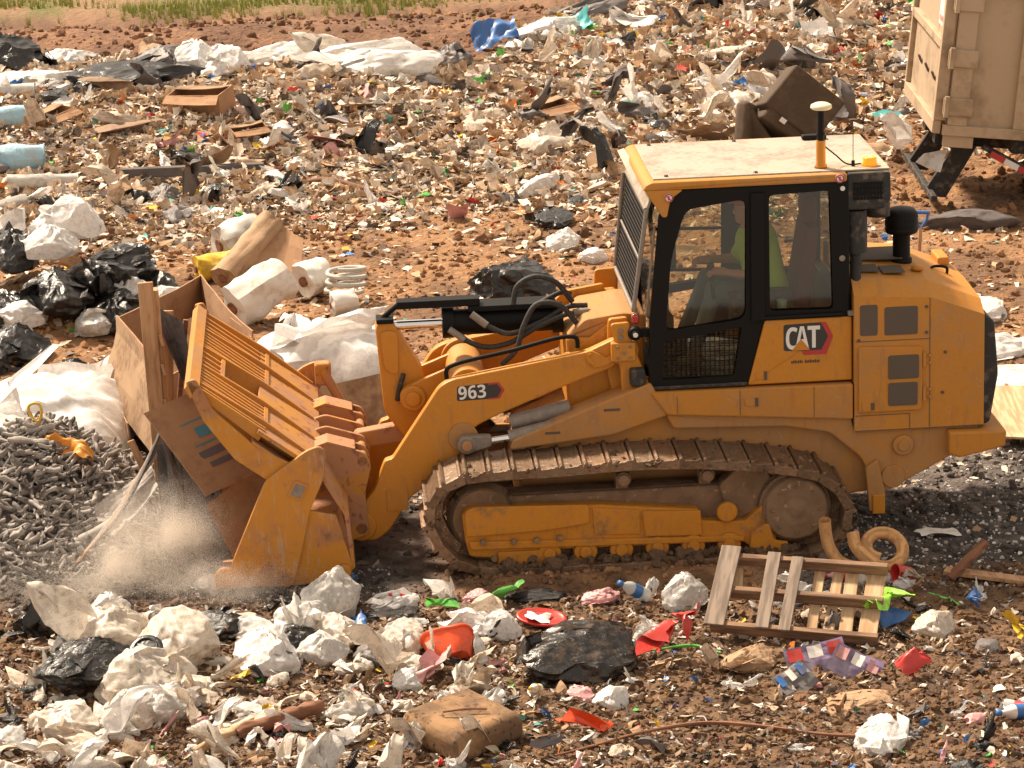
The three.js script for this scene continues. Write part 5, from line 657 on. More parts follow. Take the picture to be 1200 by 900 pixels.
// ---------- heap of ash-grey rods at left ----------
{
  const r = rng(77), geos = [0, 1, 2, 3, 4].map(k => { const a = rng(k + 90), hollow = k === 4; const g = tube([[-0.5, 0, 0], [-0.2, 0.05 * a(), 0.12 * (a() - 0.5)], [0.2, -0.04 * a(), 0.16 * (a() - 0.5)], [0.5, 0.05 * a(), 0.1 * (a() - 0.5)]], 0.13, 10, 8), p = g.attributes.position; for (let i = 0; i < p.count; i++) { const x = p.getX(i), y = p.getY(i), z = p.getZ(i), q = Math.abs(x) > 0.49 && !hollow ? 0.55 : 1; p.setXYZ(i, x + 0.04 * nz(x * 5 + k, y * 5, z * 5), y * q + 0.05 * nz(x * 4, y * 4 + k, z * 4), z * q + 0.05 * nz(x * 4, y * 4, z * 4 + k)); } g.computeVertexNormals(); const caps = []; for (const s of [-1, 1]) caps.push(new THREE.SphereGeometry(0.075, 8, 5).scale(0.5, 1, 1).translate(s * 0.5, 0.02, 0)); return boxUV(mergeGeometries([g, ...(hollow ? [] : caps)].map(clean))); });
  let c = 0;
  for (let t = 0; t < 4000 && c < 290; t++) {
    const x = -4.75 + r() * 1.95, z = -1.75 + r() * 3.0, h = macro(x, z); if (h < 0.06 + 0.10 * r()) continue;
    const s = 0.10 + 0.12 * r() * r() + 0.04 * r(), m = [W.ashLight, W.ashLight, W.ashLight, W.ash][Math.floor(r() * 4)];
    put('ash_rod', geos[Math.floor(r() * 5)], m, 'ash-grey bent rod lying in the heap left of the bucket', 'rod', [x, h + 0.03 + 0.05 * r() + (c % 3) * 0.025, z], [(r() - 0.5) * 0.8, r() * 6.3, (r() - 0.5) * 1.1], [s * (1 + 0.6 * r()), s * (0.7 + r() * 0.5), s * (0.7 + r() * 0.5)], 'ash-grey rods in the heap'); c++;
  }
  { const n = 2600, im = new THREE.InstancedMesh(geos[1], W.ash, n), d = new THREE.Object3D(), c = new THREE.Color(); let k = 0; for (let i = 0; i < 9000 && k < n; i++) { const x = -4.9 + r() * 2.2, z = -1.9 + r() * 3.2, h = macro(x, z); if (h < 0.03 + 0.07 * r()) continue; d.position.set(x, h + 0.01 + 0.05 * r(), z); d.rotation.set((r() - 0.5) * 1.4, r() * 6.3, (r() - 0.5) * 1.6); const q = 0.05 + 0.11 * r(); d.scale.set(q * (1.2 + r()), q * (0.6 + 0.6 * r()), q * (0.6 + 0.6 * r())); d.updateMatrix(); im.setMatrixAt(k, d.matrix); const b = 0.7 + 0.8 * r(); c.setRGB(b, b, b); im.setColorAt(k, c); k++; } im.count = k; im.name = 'ash_fragments'; im.castShadow = im.receiveShadow = true; scene.add(im); tag(im, 'small grey fragments filling the heap between the rods', 'ash', null, 'stuff'); }
  tag(part('hollow_pipe', [tube([[-3.55, 0.24, 0.75], [-3.35, 0.30, 0.62], [-3.2, 0.36, 0.5]], 0.045, 12, 12), tube([[-3.55, 0.24, 0.75], [-3.2, 0.36, 0.5]], 0.036, 6, 12)], W.ashLight), 'pale hollow pipe piece at the foot of the grey heap', 'pipe');
}
{ const s = thing('shovel', 'orange D-handled shovel standing in the grey heap', 'shovel', [-3.84, 0.42, -0.36], [0.05, 0, 0.16]);
  part('shaft', rod([0, -0.15, 0], [0, 0.55, 0], 0.016, 0.016, 12), W.woodTan, s); part('grip', [tube([[0, 0.53, 0], [-0.045, 0.60, 0], [-0.045, 0.68, 0], [0, 0.70, 0], [0.045, 0.68, 0], [0.045, 0.60, 0], [0, 0.53, 0]], 0.012, 30, 8)], W.yellow, s); part('blade_socket', rod([0, -0.2, 0], [0, 0.1, 0], 0.026, 0.02, 12), W.ashLight, s);
  tag(part('orange_film', sheet(41, 14, 0.5, 0.22, 0.2, 5).rotateX(0.5).translate(-3.74, 0.66, -0.25), W.amberFilm), 'torn orange film caught around the shovel', 'film'); }
// curved sheets and strips in front of the heap
tag(part('cardboard_sheet', panel4([[-3.42, 0.42, 0.35], [-3.0, 0.62, -0.1], [-2.92, 0.50, 0.1], [-3.3, 0.22, 0.62]], 0.012, 8, 0.12, 3), W.ashLight), 'pale curled sheet at the right side of the grey heap', 'sheet');
tag(part('curved_skirt', panel4([[-4.4, 0.34, 0.9], [-3.35, 0.10, 1.15], [-3.5, 0.0, 1.25], [-4.4, 0.05, 1.25]], 0.012, 10, 0.18, 5), W.offWhite), 'pale curved sheet under the foot of the grey heap', 'sheet');
for (let i = 0; i < 5; i++) tag(part('bent_strip', tube([[-3.62 + i * 0.06, 0.06 + i * 0.05, 1.1 - i * 0.05], [-3.35 + i * 0.05, 0.3 + i * 0.05, 0.8], [-3.05 + i * 0.03, 0.62 + i * 0.05, 0.3 - i * 0.1], [-2.85, 0.78 + i * 0.06, -0.2 - i * 0.1]], 0.014, 24, 6), [W.ashLight, W.ash, W.woodTan, W.ash, W.ashDark][i]), 'long bent strip arching from the grey heap to the boards', 'strip', 'bent strips beside the grey heap');

// ---------- load in front of the bucket ----------
{ // big open cardboard box
  const b = thing('cardboard_box', 'large open brown cardboard box in front of the bucket rack', 'box', [-2.97, 0, -3.0]);
  const c = [[-3.62, -3.44], [-2.97, -4.9], [-2.30, -2.5], [-2.98, -1.25]].map(([x, z]) => [x + 2.97, z + 3.0]), y = 1.02;
  for (let i = 0; i < 4; i++) { const p = c[i], q = c[(i + 1) % 4]; part('box_wall', panel4([[p[0], 0.02, p[1]], [q[0], 0.02, q[1]], [q[0], y + (i === 1 ? 0.06 : 0), q[1]], [p[0], y - (i === 0 ? 0.02 : 0), p[1]]], 0.014, 6, 0.06, i + 2), W.card, b); }
  part('box_floor', panel4([[c[0][0], 0.05, c[0][1]], [c[1][0], 0.05, c[1][1]], [c[2][0], 0.05, c[2][1]], [c[3][0], 0.05, c[3][1]]], 0.01, 4, 0.02), W.card, b);
  part('box_flap', panel4([[-0.35, 0.95, 0.15], [0.15, 1.05, -0.35], [0.30, 0.70, -0.15], [-0.05, 0.55, 0.5]], 0.012, 5, 0.05), W.card, b); part('box_flap', panel4([[0.42, 1.05, -0.1], [0.66, 1.02, 0.5], [0.60, 0.45, 0.45], [0.35, 0.5, -0.2]], 0.012, 5, 0.05), W.card, b);
  part('outer_flap', panel4([[-0.65, 1.0, -0.42], [-0.02, 1.0, 1.72], [-0.12, 0.35, 1.85], [-0.80, 0.30, -0.2]], 0.012, 6, 0.08, 8), W.cardDirty, b); part('outer_flap', panel4([[-0.82, 0.42, -0.15], [-0.45, 0.38, 0.9], [-0.40, 0.05, 1.0], [-0.80, 0.05, 0.0]], 0.012, 5, 0.08, 9), W.card, b);
}
{ // boards standing on end
  const b = thing('broken_crate', 'splintered wooden boards standing upright left of the bucket', 'crate', [-2.93, 0, -0.35], [0, 0.15, 0]);
  const bd = (n, x, z, w, d, h, m, rz, y = 0.0) => { const p = part(n, box(-w / 2, w / 2, 0, h, -d / 2, d / 2, 0.006), m, b); p.position.set(x, y, z); p.rotation.z = rz; return p; };
  bd('upright_board', 0, 0, 0.125, 0.035, 1.75, W.woodTan, 0.02, 0.35); bd('upright_board', 0.07, -0.08, 0.05, 0.12, 1.62, W.woodTan, 0.015, 0.4); bd('upright_board', 0.06, -0.20, 0.10, 0.03, 1.25, W.woodTan, -0.06, 0.55); bd('upright_board', 0.03, 0.06, 0.10, 0.03, 0.75, W.woodTan, 0.0, 0.25);
  bd('splinter', 0.12, -0.28, 0.04, 0.04, 1.2, W.woodRed, -0.14, 0.5); bd('splinter', 0.05, 0.12, 0.02, 0.02, 1.1, W.woodRed, -0.08, 0.0); bd('splinter', 0.10, 0.05, 0.03, 0.02, 0.9, W.woodTan, 0.05, 0.1); bd('splinter', -0.09, 0.03, 0.06, 0.02, 0.45, W.woodTan, 0.35, 0.35);
  for (const y of [0.75, 1.0, 1.3, 1.55]) bd('cross_piece', 0.075, -0.03, 0.03, 0.08, 0.10, W.woodTan, 0.2, y);
}
{ // printed carton and flaps below the rack
  const c = thing('printed_carton', 'flattened brown carton with blue print under the bucket rack', 'carton'); const q = [[-2.90, 1.34, 0.85], [-2.27, 1.50, 0.42], [-1.82, 0.80, 0.45], [-2.45, 0.66, 0.92]];
  part('carton_face', panel4(q, 0.014, 6, 0.02), W.card, c); const at = (u, v, o = 0.012) => { const a = V(...q[0]).lerp(V(...q[1]), u), b = V(...q[3]).lerp(V(...q[2]), u), n = V(...q[1]).sub(V(...q[0])).cross(V(...q[3]).sub(V(...q[0]))).normalize(); const p = a.lerp(b, v).addScaledVector(n, -o + 0.012); return [p.x, p.y, p.z]; };
  const printC = mat({ color: lin(0.07, 0.2, 0.27), roughness: 0.9 }), printD = mat({ color: lin(0.12, 0.09, 0.10), roughness: 0.9 });
  part('blue_print', panel4([at(0.34, 0.34), at(0.60, 0.34), at(0.60, 0.45), at(0.34, 0.45)], 0.004, 3, 0), printC, c); part('dark_print', panel4([at(0.22, 0.58), at(0.62, 0.58), at(0.62, 0.66), at(0.22, 0.66)], 0.004, 3, 0), printD, c); part('dark_print', panel4([at(0.26, 0.71), at(0.55, 0.71), at(0.55, 0.77), at(0.26, 0.77)], 0.004, 3, 0), printD, c);
  for (const [a, b, u, w] of [[0.24, 0.68, 0.26, 0.015], [0.24, 0.68, 0.51, 0.015]]) part('print_frame', panel4([at(a, u), at(b, u), at(b, u + w), at(a, u + w)], 0.004, 2, 0), printC, c);
  tag(part('cardboard_flap', panel4([[-2.46, 0.56, 0.85], [-1.95, 0.82, 0.40], [-1.85, 0.36, 0.5], [-2.20, 0.08, 1.05]], 0.014, 6, 0.05, 4), W.card), 'torn brown cardboard flap hanging below the printed carton', 'cardboard');
  tag(part('black_film', [panel4([[-2.80, 1.05, 0.65], [-2.50, 0.98, 0.55], [-2.33, 0.12, 0.75], [-2.55, 0.05, 0.95]], 0.006, 10, 0.25, 6), panel4([[-2.85, 1.0, 0.6], [-2.66, 1.0, 0.6], [-2.62, 0.06, 0.9], [-2.82, 0.1, 0.8]], 0.006, 10, 0.2, 16)], W.grey), 'hanging sheets of dark plastic film beside the bucket', 'film');
  tag(part('metal_strip', panel4([[-2.95, 1.90, -0.45], [-2.70, 1.72, -0.5], [-2.62, 1.25, -0.45], [-2.72, 1.22, -0.42]], 0.006, 8, 0.14, 2), W.ashDark), 'bent dark strip between upright boards and rack', 'strip'); tag(part('white_jug', box(-0.06, 0.06, -0.10, 0.10, -0.05, 0.05, 0.03).rotateZ(0.3).translate(-2.62, 1.42, -1.55), W.paper), 'small white jug stuck at the rack top', 'jug');
  bag(W.ashDark, -2.55, 0.55, 0.24, 'ashy dark lump under the hanging film', 1, { black: true, g: 3 }); bag(W.ashDark, -2.15, 0.62, 0.2, 'ashy dark lump inside the bucket mouth', 2, { black: true, g: 1 }); bag(W.clear, -2.42, 1.32, 0.13, 'small clear bag at the bucket tip', 2, { g: 4 });
}
{ // white plastic sheeting, draped
  const drape = (cx, cz, w, d, h, seed, fn) => { const n = 46, g = new THREE.PlaneGeometry(w, d, n, n).rotateX(-Math.PI / 2), p = g.attributes.position; for (let i = 0; i < p.count; i++) { const x = p.getX(i), z = p.getZ(i), e = Math.max(Math.abs(x) / w, Math.abs(z) / d) * 2; const y = h * fn(x / w, z / d) + 0.16 * fbm(x * 1.7 + seed, 0.5, z * 1.7, 3) + 0.10 * (0.25 - Math.abs(nz(x * 1.6 + z * 2.2 + seed, 1, (z - x) * 0.5))) + 0.05 * (0.25 - Math.abs(nz(x * 5 - z * 3 + seed, 1, z * 1.2))) + 0.02 * nz(x * 11, seed, z * 11); p.setXYZ(i, x + 0.1 * nz(z * 2, seed, 1), Math.max(0.01, y), z + 0.1 * nz(x * 2, seed, 4)); } g.computeVertexNormals(); return boxUV(g).translate(cx, 0, cz); };
  const dome = (u, v) => Math.pow(Math.max(0, 1 - Math.pow(Math.abs(u) * 1.95, 4)), 0.6) * Math.pow(Math.max(0, 1 - Math.pow(Math.abs(v) * 1.95, 4)), 0.6);
  put('plastic_sheeting', drape(-1.72, -2.95, 1.75, 1.5, 0.92, 3, dome), W.white, 'big mound of white plastic sheeting behind the bucket', 'sheeting', [0, 0, 0]);
  tag(part('cardboard_sheet', panel4([[-1.85, 0.62, -2.1], [-0.85, 0.80, -2.2], [-0.95, 0.0, -1.75], [-1.8, 0.0, -1.7]], 0.014, 6, 0.05), W.cardDirty), 'grey-brown cardboard panel under the white sheeting', 'cardboard');
  put('plastic_sheeting', drape(-4.15, -2.35, 1.5, 2.6, 0.62, 9, dome), W.white, 'long white plastic wrap over a roll at the left edge', 'sheeting', [0, 0, 0], [0, 0, 0]); put('plastic_sheeting', drape(-4.4, -1.55, 0.9, 1.0, 0.62, 19, dome), W.cream, 'dusty end of the plastic wrap above the grey heap', 'sheeting', [0, 0, 0]);
}

for (const [x, y, z, k, ry, m, label] of [[-1.55, 0.72, -2.75, 1.0, 0.4, W.white, 'loose white film folded over the big white mound'], [-2.05, 0.62, -2.85, 0.8, 2.0, W.white, 'white film bunched at the left of the big mound'], [-1.25, 0.4, -2.4, 0.8, 1.1, W.clear, 'see-through film hanging at the right of the big mound'], [-4.3, 0.55, -1.9, 1.0, 0.8, W.white, 'wrinkled film lying on the long white wrap'], [-3.95, 0.42, -3.1, 0.9, 2.8, W.white, 'film end sticking up from the long white wrap'], [-4.55, 0.35, -1.3, 0.8, 1.8, W.cream, 'stained film over the dusty wrap end']]) put('plastic_film', wad(Math.round(-x * 100), { n: 30, folds: 5, squash: 0.7 }), m, label, 'film', [x, y, z], [0.2, ry, 0.1], [k * 1.2, k * 0.8, k]);
// ---------- pile of bags at left ----------
const pile = [[W.white, -4.62, -7.55, 0.42, 0.55, 1, 0, 'topmost white bag on the pile of black bags'], [W.white, -4.72, -7.1, 0.34, 0.42, 4, 0, 'white bag with blue print just below the topmost bag'], [W.white, -3.92, -6.95, 0.33, 0.1, 2, 0, 'white bag with rust stain at the right side of the pile'], [W.white, -3.60, -6.85, 0.32, 0.08, 3, 0, 'long white bag at the right end of the pile'], [W.white, -4.98, -6.35, 0.26, 0.05, 5, 0, 'upright white bag at the front of the pile'], [W.clear, -4.25, -6.3, 0.24, 0.02, 6, 0, 'small grey-white bag at the foot of the pile'], [W.cream, -4.95, -5.9, 0.22, 0, 7, 0, 'dirty cream bag in front of the pile'], [W.white, -5.45, -7.8, 0.3, 0.4, 8, 0, 'white bag at the left edge of the pile'],
  [W.black, -4.1, -7.6, 0.42, 0.2, 0, 1, 'shiny black bag right of the topmost white bag'], [W.black, -4.25, -7.0, 0.4, 0.15, 1, 1, 'black bag in the middle of the pile'], [W.black, -4.6, -6.6, 0.4, 0.1, 2, 1, 'black bag under the printed white bag'], [W.black, -4.1, -6.55, 0.38, 0.0, 3, 1, 'black bag at the foot of the pile'], [W.black, -5.2, -7.3, 0.42, 0.25, 4, 1, 'black bag at left of the printed white bag'], [W.black, -5.15, -6.6, 0.36, 0.0, 0, 1, 'upright black bag at the left of the pile'], [W.black, -4.95, -5.65, 0.36, -0.05, 2, 1, 'flattened black bag in front of the pile'], [W.black, -5.2, -5.35, 0.34, -0.05, 3, 1, 'dark crumpled bag nearest the camera at the pile'], [W.black, -3.75, -7.5, 0.34, 0.05, 4, 1, 'black bag behind the long white bag'], [W.grey, -3.35, -7.4, 0.26, 0, 1, 0, 'grey tarp scrap at the right end of the pile']];
for (const [m, x, z, s, dy, g, b, label] of pile) bag(m, x, z, s, label, x * 5 + z, { black: !!b, g, dy: dy * 0.85, k: 0.84, name: b ? 'trash_bag' : 'plastic_bag' });
bag(W.black, 0.05, -7.75, 0.46, 'large dark grey bag alone behind the tilt cylinder', 0.4, { black: true, g: 0, name: 'trash_bag', sc: [0.95, 0.85, 0.8] }); bag(W.black, -4.25, -4.35, 0.3, 'black bag behind the white plastic wrap', 0.4, { black: true, g: 2, name: 'trash_bag' });
bag(W.white, 0.62, -9.6, 0.2, 'white paper clump left of the cab guard', 0.4, { g: 2 }); bag(W.white, 0.95, -9.0, 0.14, 'small white scrap closest to the cab guard', 0.4, { g: 5 }); bag(W.black, 0.55, -10.9, 0.24, 'dark bag on bare soil left of the cab', 1.4, { black: true, g: 1, name: 'trash_bag', sc: [1.4, 0.6, 1] });
const battered = (a, b, r, amp, seed) => { const A = V(...a), d = V(...b).sub(A), L = d.length(), g = new THREE.CylinderGeometry(r, r, L, 30, 12), p = g.attributes.position; for (let i = 0; i < p.count; i++) { const x = p.getX(i), y = p.getY(i), z = p.getZ(i), k = 1 + amp * (nz(x / r * 0.9 + seed, y * 3, z / r * 0.9) + 0.5 * nz(x / r * 2 + seed, y * 7, z / r * 2)); p.setXYZ(i, x * k, y + amp * r * 0.8 * nz(x / r, seed, z / r), z * k * 0.9); } g.computeVertexNormals(); g.applyQuaternion(new THREE.Quaternion().setFromUnitVectors(V(0, 1, 0), d.normalize())); const m = A.lerp(V(...b), 0.5); return g.translate(m.x, m.y, m.z); };
{ // rolls and tubes behind the box
  const roll = (a, b, r, m, label, cap = m) => { const t = thing('paper_roll', label, 'roll', [0, 0, 0]); part('roll_body', battered(a, b, r, 0.32, a[0] * 3), m, t); const d = V(...b).sub(V(...a)).normalize(); for (const [e, s] of [[a, -1], [b, 1]]) { const c = V(...e).addScaledVector(d, s * -0.03); const c2 = V(...e).addScaledVector(d, s * 0.022); part('roll_core', rod([c.x, c.y, c.z], [c2.x, c2.y, c2.z], r * 0.3, r * 0.3, 16), W.woodRed, t); } };
  roll([-3.05, 0.22, -7.9], [-2.55, 0.62, -8.7], 0.15, W.tan, 'tan cardboard tube leaning behind the open box'); roll([-2.85, 0.2, -6.7], [-2.35, 0.42, -7.1], 0.23, W.paper, 'thick white paper roll behind the open box'); roll([-2.18, 0.2, -7.7], [-1.95, 0.26, -7.9], 0.18, W.paper, 'short white roll right of the thick one'); roll([-3.4, 0.16, -8.6], [-2.9, 0.18, -8.8], 0.14, W.yellow, 'yellow-brown roll left of the tan tube'); roll([-3.2, 0.25, -9.3], [-2.8, 0.3, -9.5], 0.24, W.offWhite, 'grey-white drum behind the tan tube'); roll([-1.85, 0.12, -7.0], [-1.6, 0.14, -7.05], 0.14, W.paper, 'little white roll lying apart on the soil');
  tag(part('cardboard_sheet', panel4([[-2.55, 0.7, -8.7], [-2.2, 0.5, -8.4], [-2.25, 0.05, -7.9], [-2.85, 0.1, -7.8]], 0.012, 5, 0.08), W.card), 'brown cardboard sheet behind the thick white roll', 'cardboard'); const loopPts = (x, z, n, rr) => Array.from({ length: n }, (_, k) => [x + rr * Math.cos(k * 0.9) * (1 + 0.2 * Math.sin(k)), 0.1 + 0.012 * k, z + rr * 0.7 * Math.sin(k * 0.9)]);
  tag(part('cord_coil', tube(loopPts(-1.75, -7.6, 24, 0.2), 0.025, 160, 6), W.offWhite), 'loose coil of pale cord between white rolls', 'cord');
}
{ // pipes and drums at left
  const cyl = (a, b, r, m, name, label, cat, hollow = true) => { const t = thing(name, label, cat); part('shell', [battered(a, b, r, 0.16, a[2])], m, t); const d = V(...b).sub(V(...a)).normalize(), c = V(...b).addScaledVector(d, 0.004); part('hollow_end_shade', rod(b, [c.x, c.y, c.z], r * 0.86, r * 0.86, 24), hollow ? W.ashDark : m, t); part('end_rim', new THREE.TorusGeometry(r * 0.97, r * 0.06, 6, 28).applyQuaternion(new THREE.Quaternion().setFromUnitVectors(V(0, 0, 1), d)).translate(...b), m, t); };  // dark disc paints the shaded inside of an open end
const lay = (x, z, dx, dz, r, ...q) => cyl([x, ground(x, z) + r * 0.55, z], [x + dx, ground(x + dx, z + dz) + r * 0.75, z + dz], r, ...q);
  lay(-6.95, -14.3, 1.1, -0.15, 0.19, W.paleBlue, 'blue_drum', 'pale blue drum lying at the left edge', 'drum'); lay(-7.2, -16.1, 1.0, -0.3, 0.17, W.paleBlue, 'blue_drum', 'crushed pale blue drum behind the larger one', 'drum'); lay(-6.2, -13.5, 0.85, -0.2, 0.105, W.offWhite, 'white_pipe', 'pale pipe lying in front of the blue drums', 'pipe'); lay(-7.2, -17.5, 0.8, -0.1, 0.11, W.offWhite, 'white_pipe', 'grey pipe below the white sheet at the left edge', 'pipe'); lay(-6.3, -12.4, 0.5, -0.1, 0.12, W.ashLight, 'white_pipe', 'short grey pipe at the left edge below the others', 'pipe');
}
{ // ridge pieces
  bag(W.white, -6.75, -18.2, 0.75, 'big white sheet bag at the upper left edge', 0.3, { g: 0, sc: [1.5, 0.45, 0.8] }); bag(W.white, -3.9, -18.7, 0.55, 'large white bag on the ridge right of the black tarps', 1.3, { g: 1, sc: [1, 0.75, 0.8] }); bag(W.white, -4.25, -18.6, 0.38, 'white bag joined to the left of the large ridge bag', 2.3, { g: 2 }); bag(W.black, -5.0, -18.2, 0.62, 'wide black tarp bundle on the ridge', 0.3, { black: true, g: 1, name: 'trash_bag', sc: [1.4, 0.6, 0.8] }); bag(W.grey, -4.75, -18.6, 0.55, 'grey tarp bundle above the black one', 0.9, { g: 3, sc: [1.2, 0.7, 0.8] }); bag(W.black, -7.0, -19.6, 0.55, 'dark sack at the top left corner of the ridge', 0.9, { black: true, g: 3, name: 'trash_bag' });
  bag(W.clear, -6.3, -20.2, 0.5, 'grey-white bag on the ridge top at left', 0.9, { g: 4, sc: [1.3, 0.6, 0.8] }); bag(W.white, -1.75, -18.7, 0.65, 'wide white sacking on the ridge behind the boom', 0.2, { g: 6, sc: [1.5, 0.6, 0.9] }); bag(W.white, -2.9, -19.3, 0.5, 'white bag between ridge bags', 0.2, { g: 7, sc: [1.3, 0.7, 0.8] }); bag(W.cream, -1.9, -19.3, 0.5, 'rolled cream mat on top of the white sacking', 0.2, { g: 8, sc: [1.2, 0.6, 0.8] }); bag(W.grey, -0.75, -20.0, 0.34, 'grey bag right of the white sacking', 0.2, { g: 2 }); bag(W.white, 0.75, -22.6, 0.45, 'white bag at the top of the bank', 0.5, { g: 3, sc: [1.3, 0.6, 0.8] }); bag(W.white, 2.7, -25.4, 0.6, 'pale bag at the top edge of the bank', 0.5, { g: 0, sc: [1.3, 0.6, 0.8] }); bag(W.grey, 1.4, -23.8, 0.5, 'rolled grey mat on the bank', 0.5, { g: 6, sc: [1.7, 0.5, 0.6], tz: 0.2 });
  put('blue_cloth', sheet(51, 10, 0.75, 0.5, 0.3, 2), W.blue, 'bright blue dotted cloth on the bank', 'cloth', on(-0.05, -22.1, 0.12), [0.5, 0.3, 0.3]); put('teal_cloth', sheet(52, 10, 0.5, 0.4, 0.25, 2), W.teal, 'turquoise cloth right of the blue one', 'cloth', on(1.15, -22.8, 0.1), [0.4, 0.3, 0]); put('pink_cloth', sheet(53, 10, 0.6, 0.5, 0.25, 2), W.red, 'pink-red cloth near the top edge', 'cloth', on(2.2, -25.2, 0.15), [0.4, 0.3, 0]); put('teal_tray', sheet(54, 6, 0.42, 0.24, 0.08, 2), W.teal, 'small turquoise tray left of the trailer', 'tray', on(5.0, -15.6, 0.06), [0.5, 0.1, 0]);
  const cb = (x, z, s, ry, label) => { const b = thing('cardboard_box', label, 'box', on(x, z, 0), [0.1, ry, 0.06]); for (const [n, g] of [['box_wall', box(-0.5 * s, 0.5 * s, 0, 0.4 * s, 0.34 * s, 0.36 * s, 0)], ['box_wall', box(-0.5 * s, 0.5 * s, 0, 0.38 * s, -0.36 * s, -0.34 * s, 0)], ['box_wall', box(-0.5 * s, -0.48 * s, 0, 0.4 * s, -0.34 * s, 0.34 * s, 0)], ['box_wall', box(0.48 * s, 0.5 * s, 0, 0.4 * s, -0.34 * s, 0.34 * s, 0)], ['box_floor', box(-0.48 * s, 0.48 * s, 0, 0.02 * s, -0.34 * s, 0.34 * s, 0)]]) part(n, g, W.card, b); part('box_flap', panel4([[-0.5 * s, 0.4 * s, 0.36 * s], [0.5 * s, 0.4 * s, 0.36 * s], [0.55 * s, 0.3 * s, 0.62 * s], [-0.48 * s, 0.32 * s, 0.6 * s]], 0.01, 3, 0.03), W.card, b); part('box_flap', panel4([[-0.5 * s, 0.38 * s, -0.36 * s], [0.5 * s, 0.38 * s, -0.36 * s], [0.45 * s, 0.45 * s, 0.05 * s], [-0.48 * s, 0.42 * s, 0.02 * s]], 0.01, 3, 0.03), W.cardDirty, b); };
  cb(0.6, -16.8, 0.6, 0.5, 'brown box with open flaps on the waste slope'); cb(-4.0, -16.4, 0.75, -0.3, 'open brown box below the white ridge bag'); cb(-3.3, -15.2, 0.45, 0.3, 'small brown box with white paper inside'); cb(-6.0, -16.2, 0.55, 0.9, 'crumpled brown carton right of the blue drums');
  tag(part('carpet_roll', wad(61, { n: 26, folds: 5, squash: 0.5 }).scale(1.0, 0.45, 0.9).translate(-4.9, ground(-4.9, -15.6) + 0.05, -15.6), W.carpet), 'crumpled brown carpet below the black tarps', 'carpet'); tag(part('carpet_roll', wad(62, { n: 26, folds: 5, squash: 0.5 }).scale(0.8, 0.4, 0.8).translate(-5.4, ground(-5.4, -17.4) + 0.05, -17.4), W.carpet), 'brown carpet piece beside the white sheet bag', 'carpet'); tag(part('long_beam', box(-0.9, 0.9, 0, 0.12, -0.06, 0.06, 0.01).rotateY(0.03).translate(-3.9, ground(-3.9, -13.6) + 0.05, -13.6), W.ashDark), 'long dark beam lying across the slope at left', 'beam');
  bag(W.grey, -4.15, -12.9, 0.22, 'dark blue-grey sack under the long beam', 0.5, { g: 4 }); tag(part('fallen_branch', tube([on(-2.6, -13.2, 0.06), on(-2.2, -13.0, 0.12), on(-1.7, -12.6, 0.08)], 0.04, 16, 7), W.woodRed), 'dark branch on the slope behind the tilt cylinder', 'branch');
}
{ // toppled armchair
  const a = thing('armchair', 'toppled dark brown armchair left of the trailer', 'armchair', on(3.72, -14.9, -0.06), [0, 0.2, 0]); a.scale.set(0.98, 0.8, 0.9);
  const pc = (n, g, rot, pos, m = W.sofa) => { const p = part(n, g, m, a); p.rotation.set(...rot); p.position.set(...pos); return p; };
  pc('backrest', box(-0.48, 0.48, -0.42, 0.42, -0.14, 0.14, 0.04), [-0.35, 0.3, -0.75], [0.12, 0.78, 0]); pc('seat_block', box(-0.42, 0.42, -0.2, 0.2, -0.35, 0.35, 0.05), [-0.3, 0.3, -0.72], [-0.18, 0.45, -0.05]); pc('armrest', box(-0.45, 0.45, -0.28, 0.28, -0.10, 0.10, 0.08), [-0.2, 0.9, 1.25], [-0.62, 0.42, 0.1]); pc('side_panel', ext(rnd([[-0.1, 0], [0.12, 0.75], [0.2, 0.72], [0.28, 0.1], [0.2, 0]], 0.05), -0.05, 0.05, 0.02), [0, -0.5, 0.35], [-0.52, 0.05, 0.18]); pc('footrest', box(-0.5, 0.5, -0.13, 0.13, -0.16, 0.16, 0.10), [0, 0.15, -0.05], [0.05, 0.16, 0.42]); pc('care_label', box(-0.05, 0.05, -0.04, 0.04, 0, 0.004, 0), [-0.3, 0.3, -0.72], [-0.22, 0.62, 0.36], M.white);
}
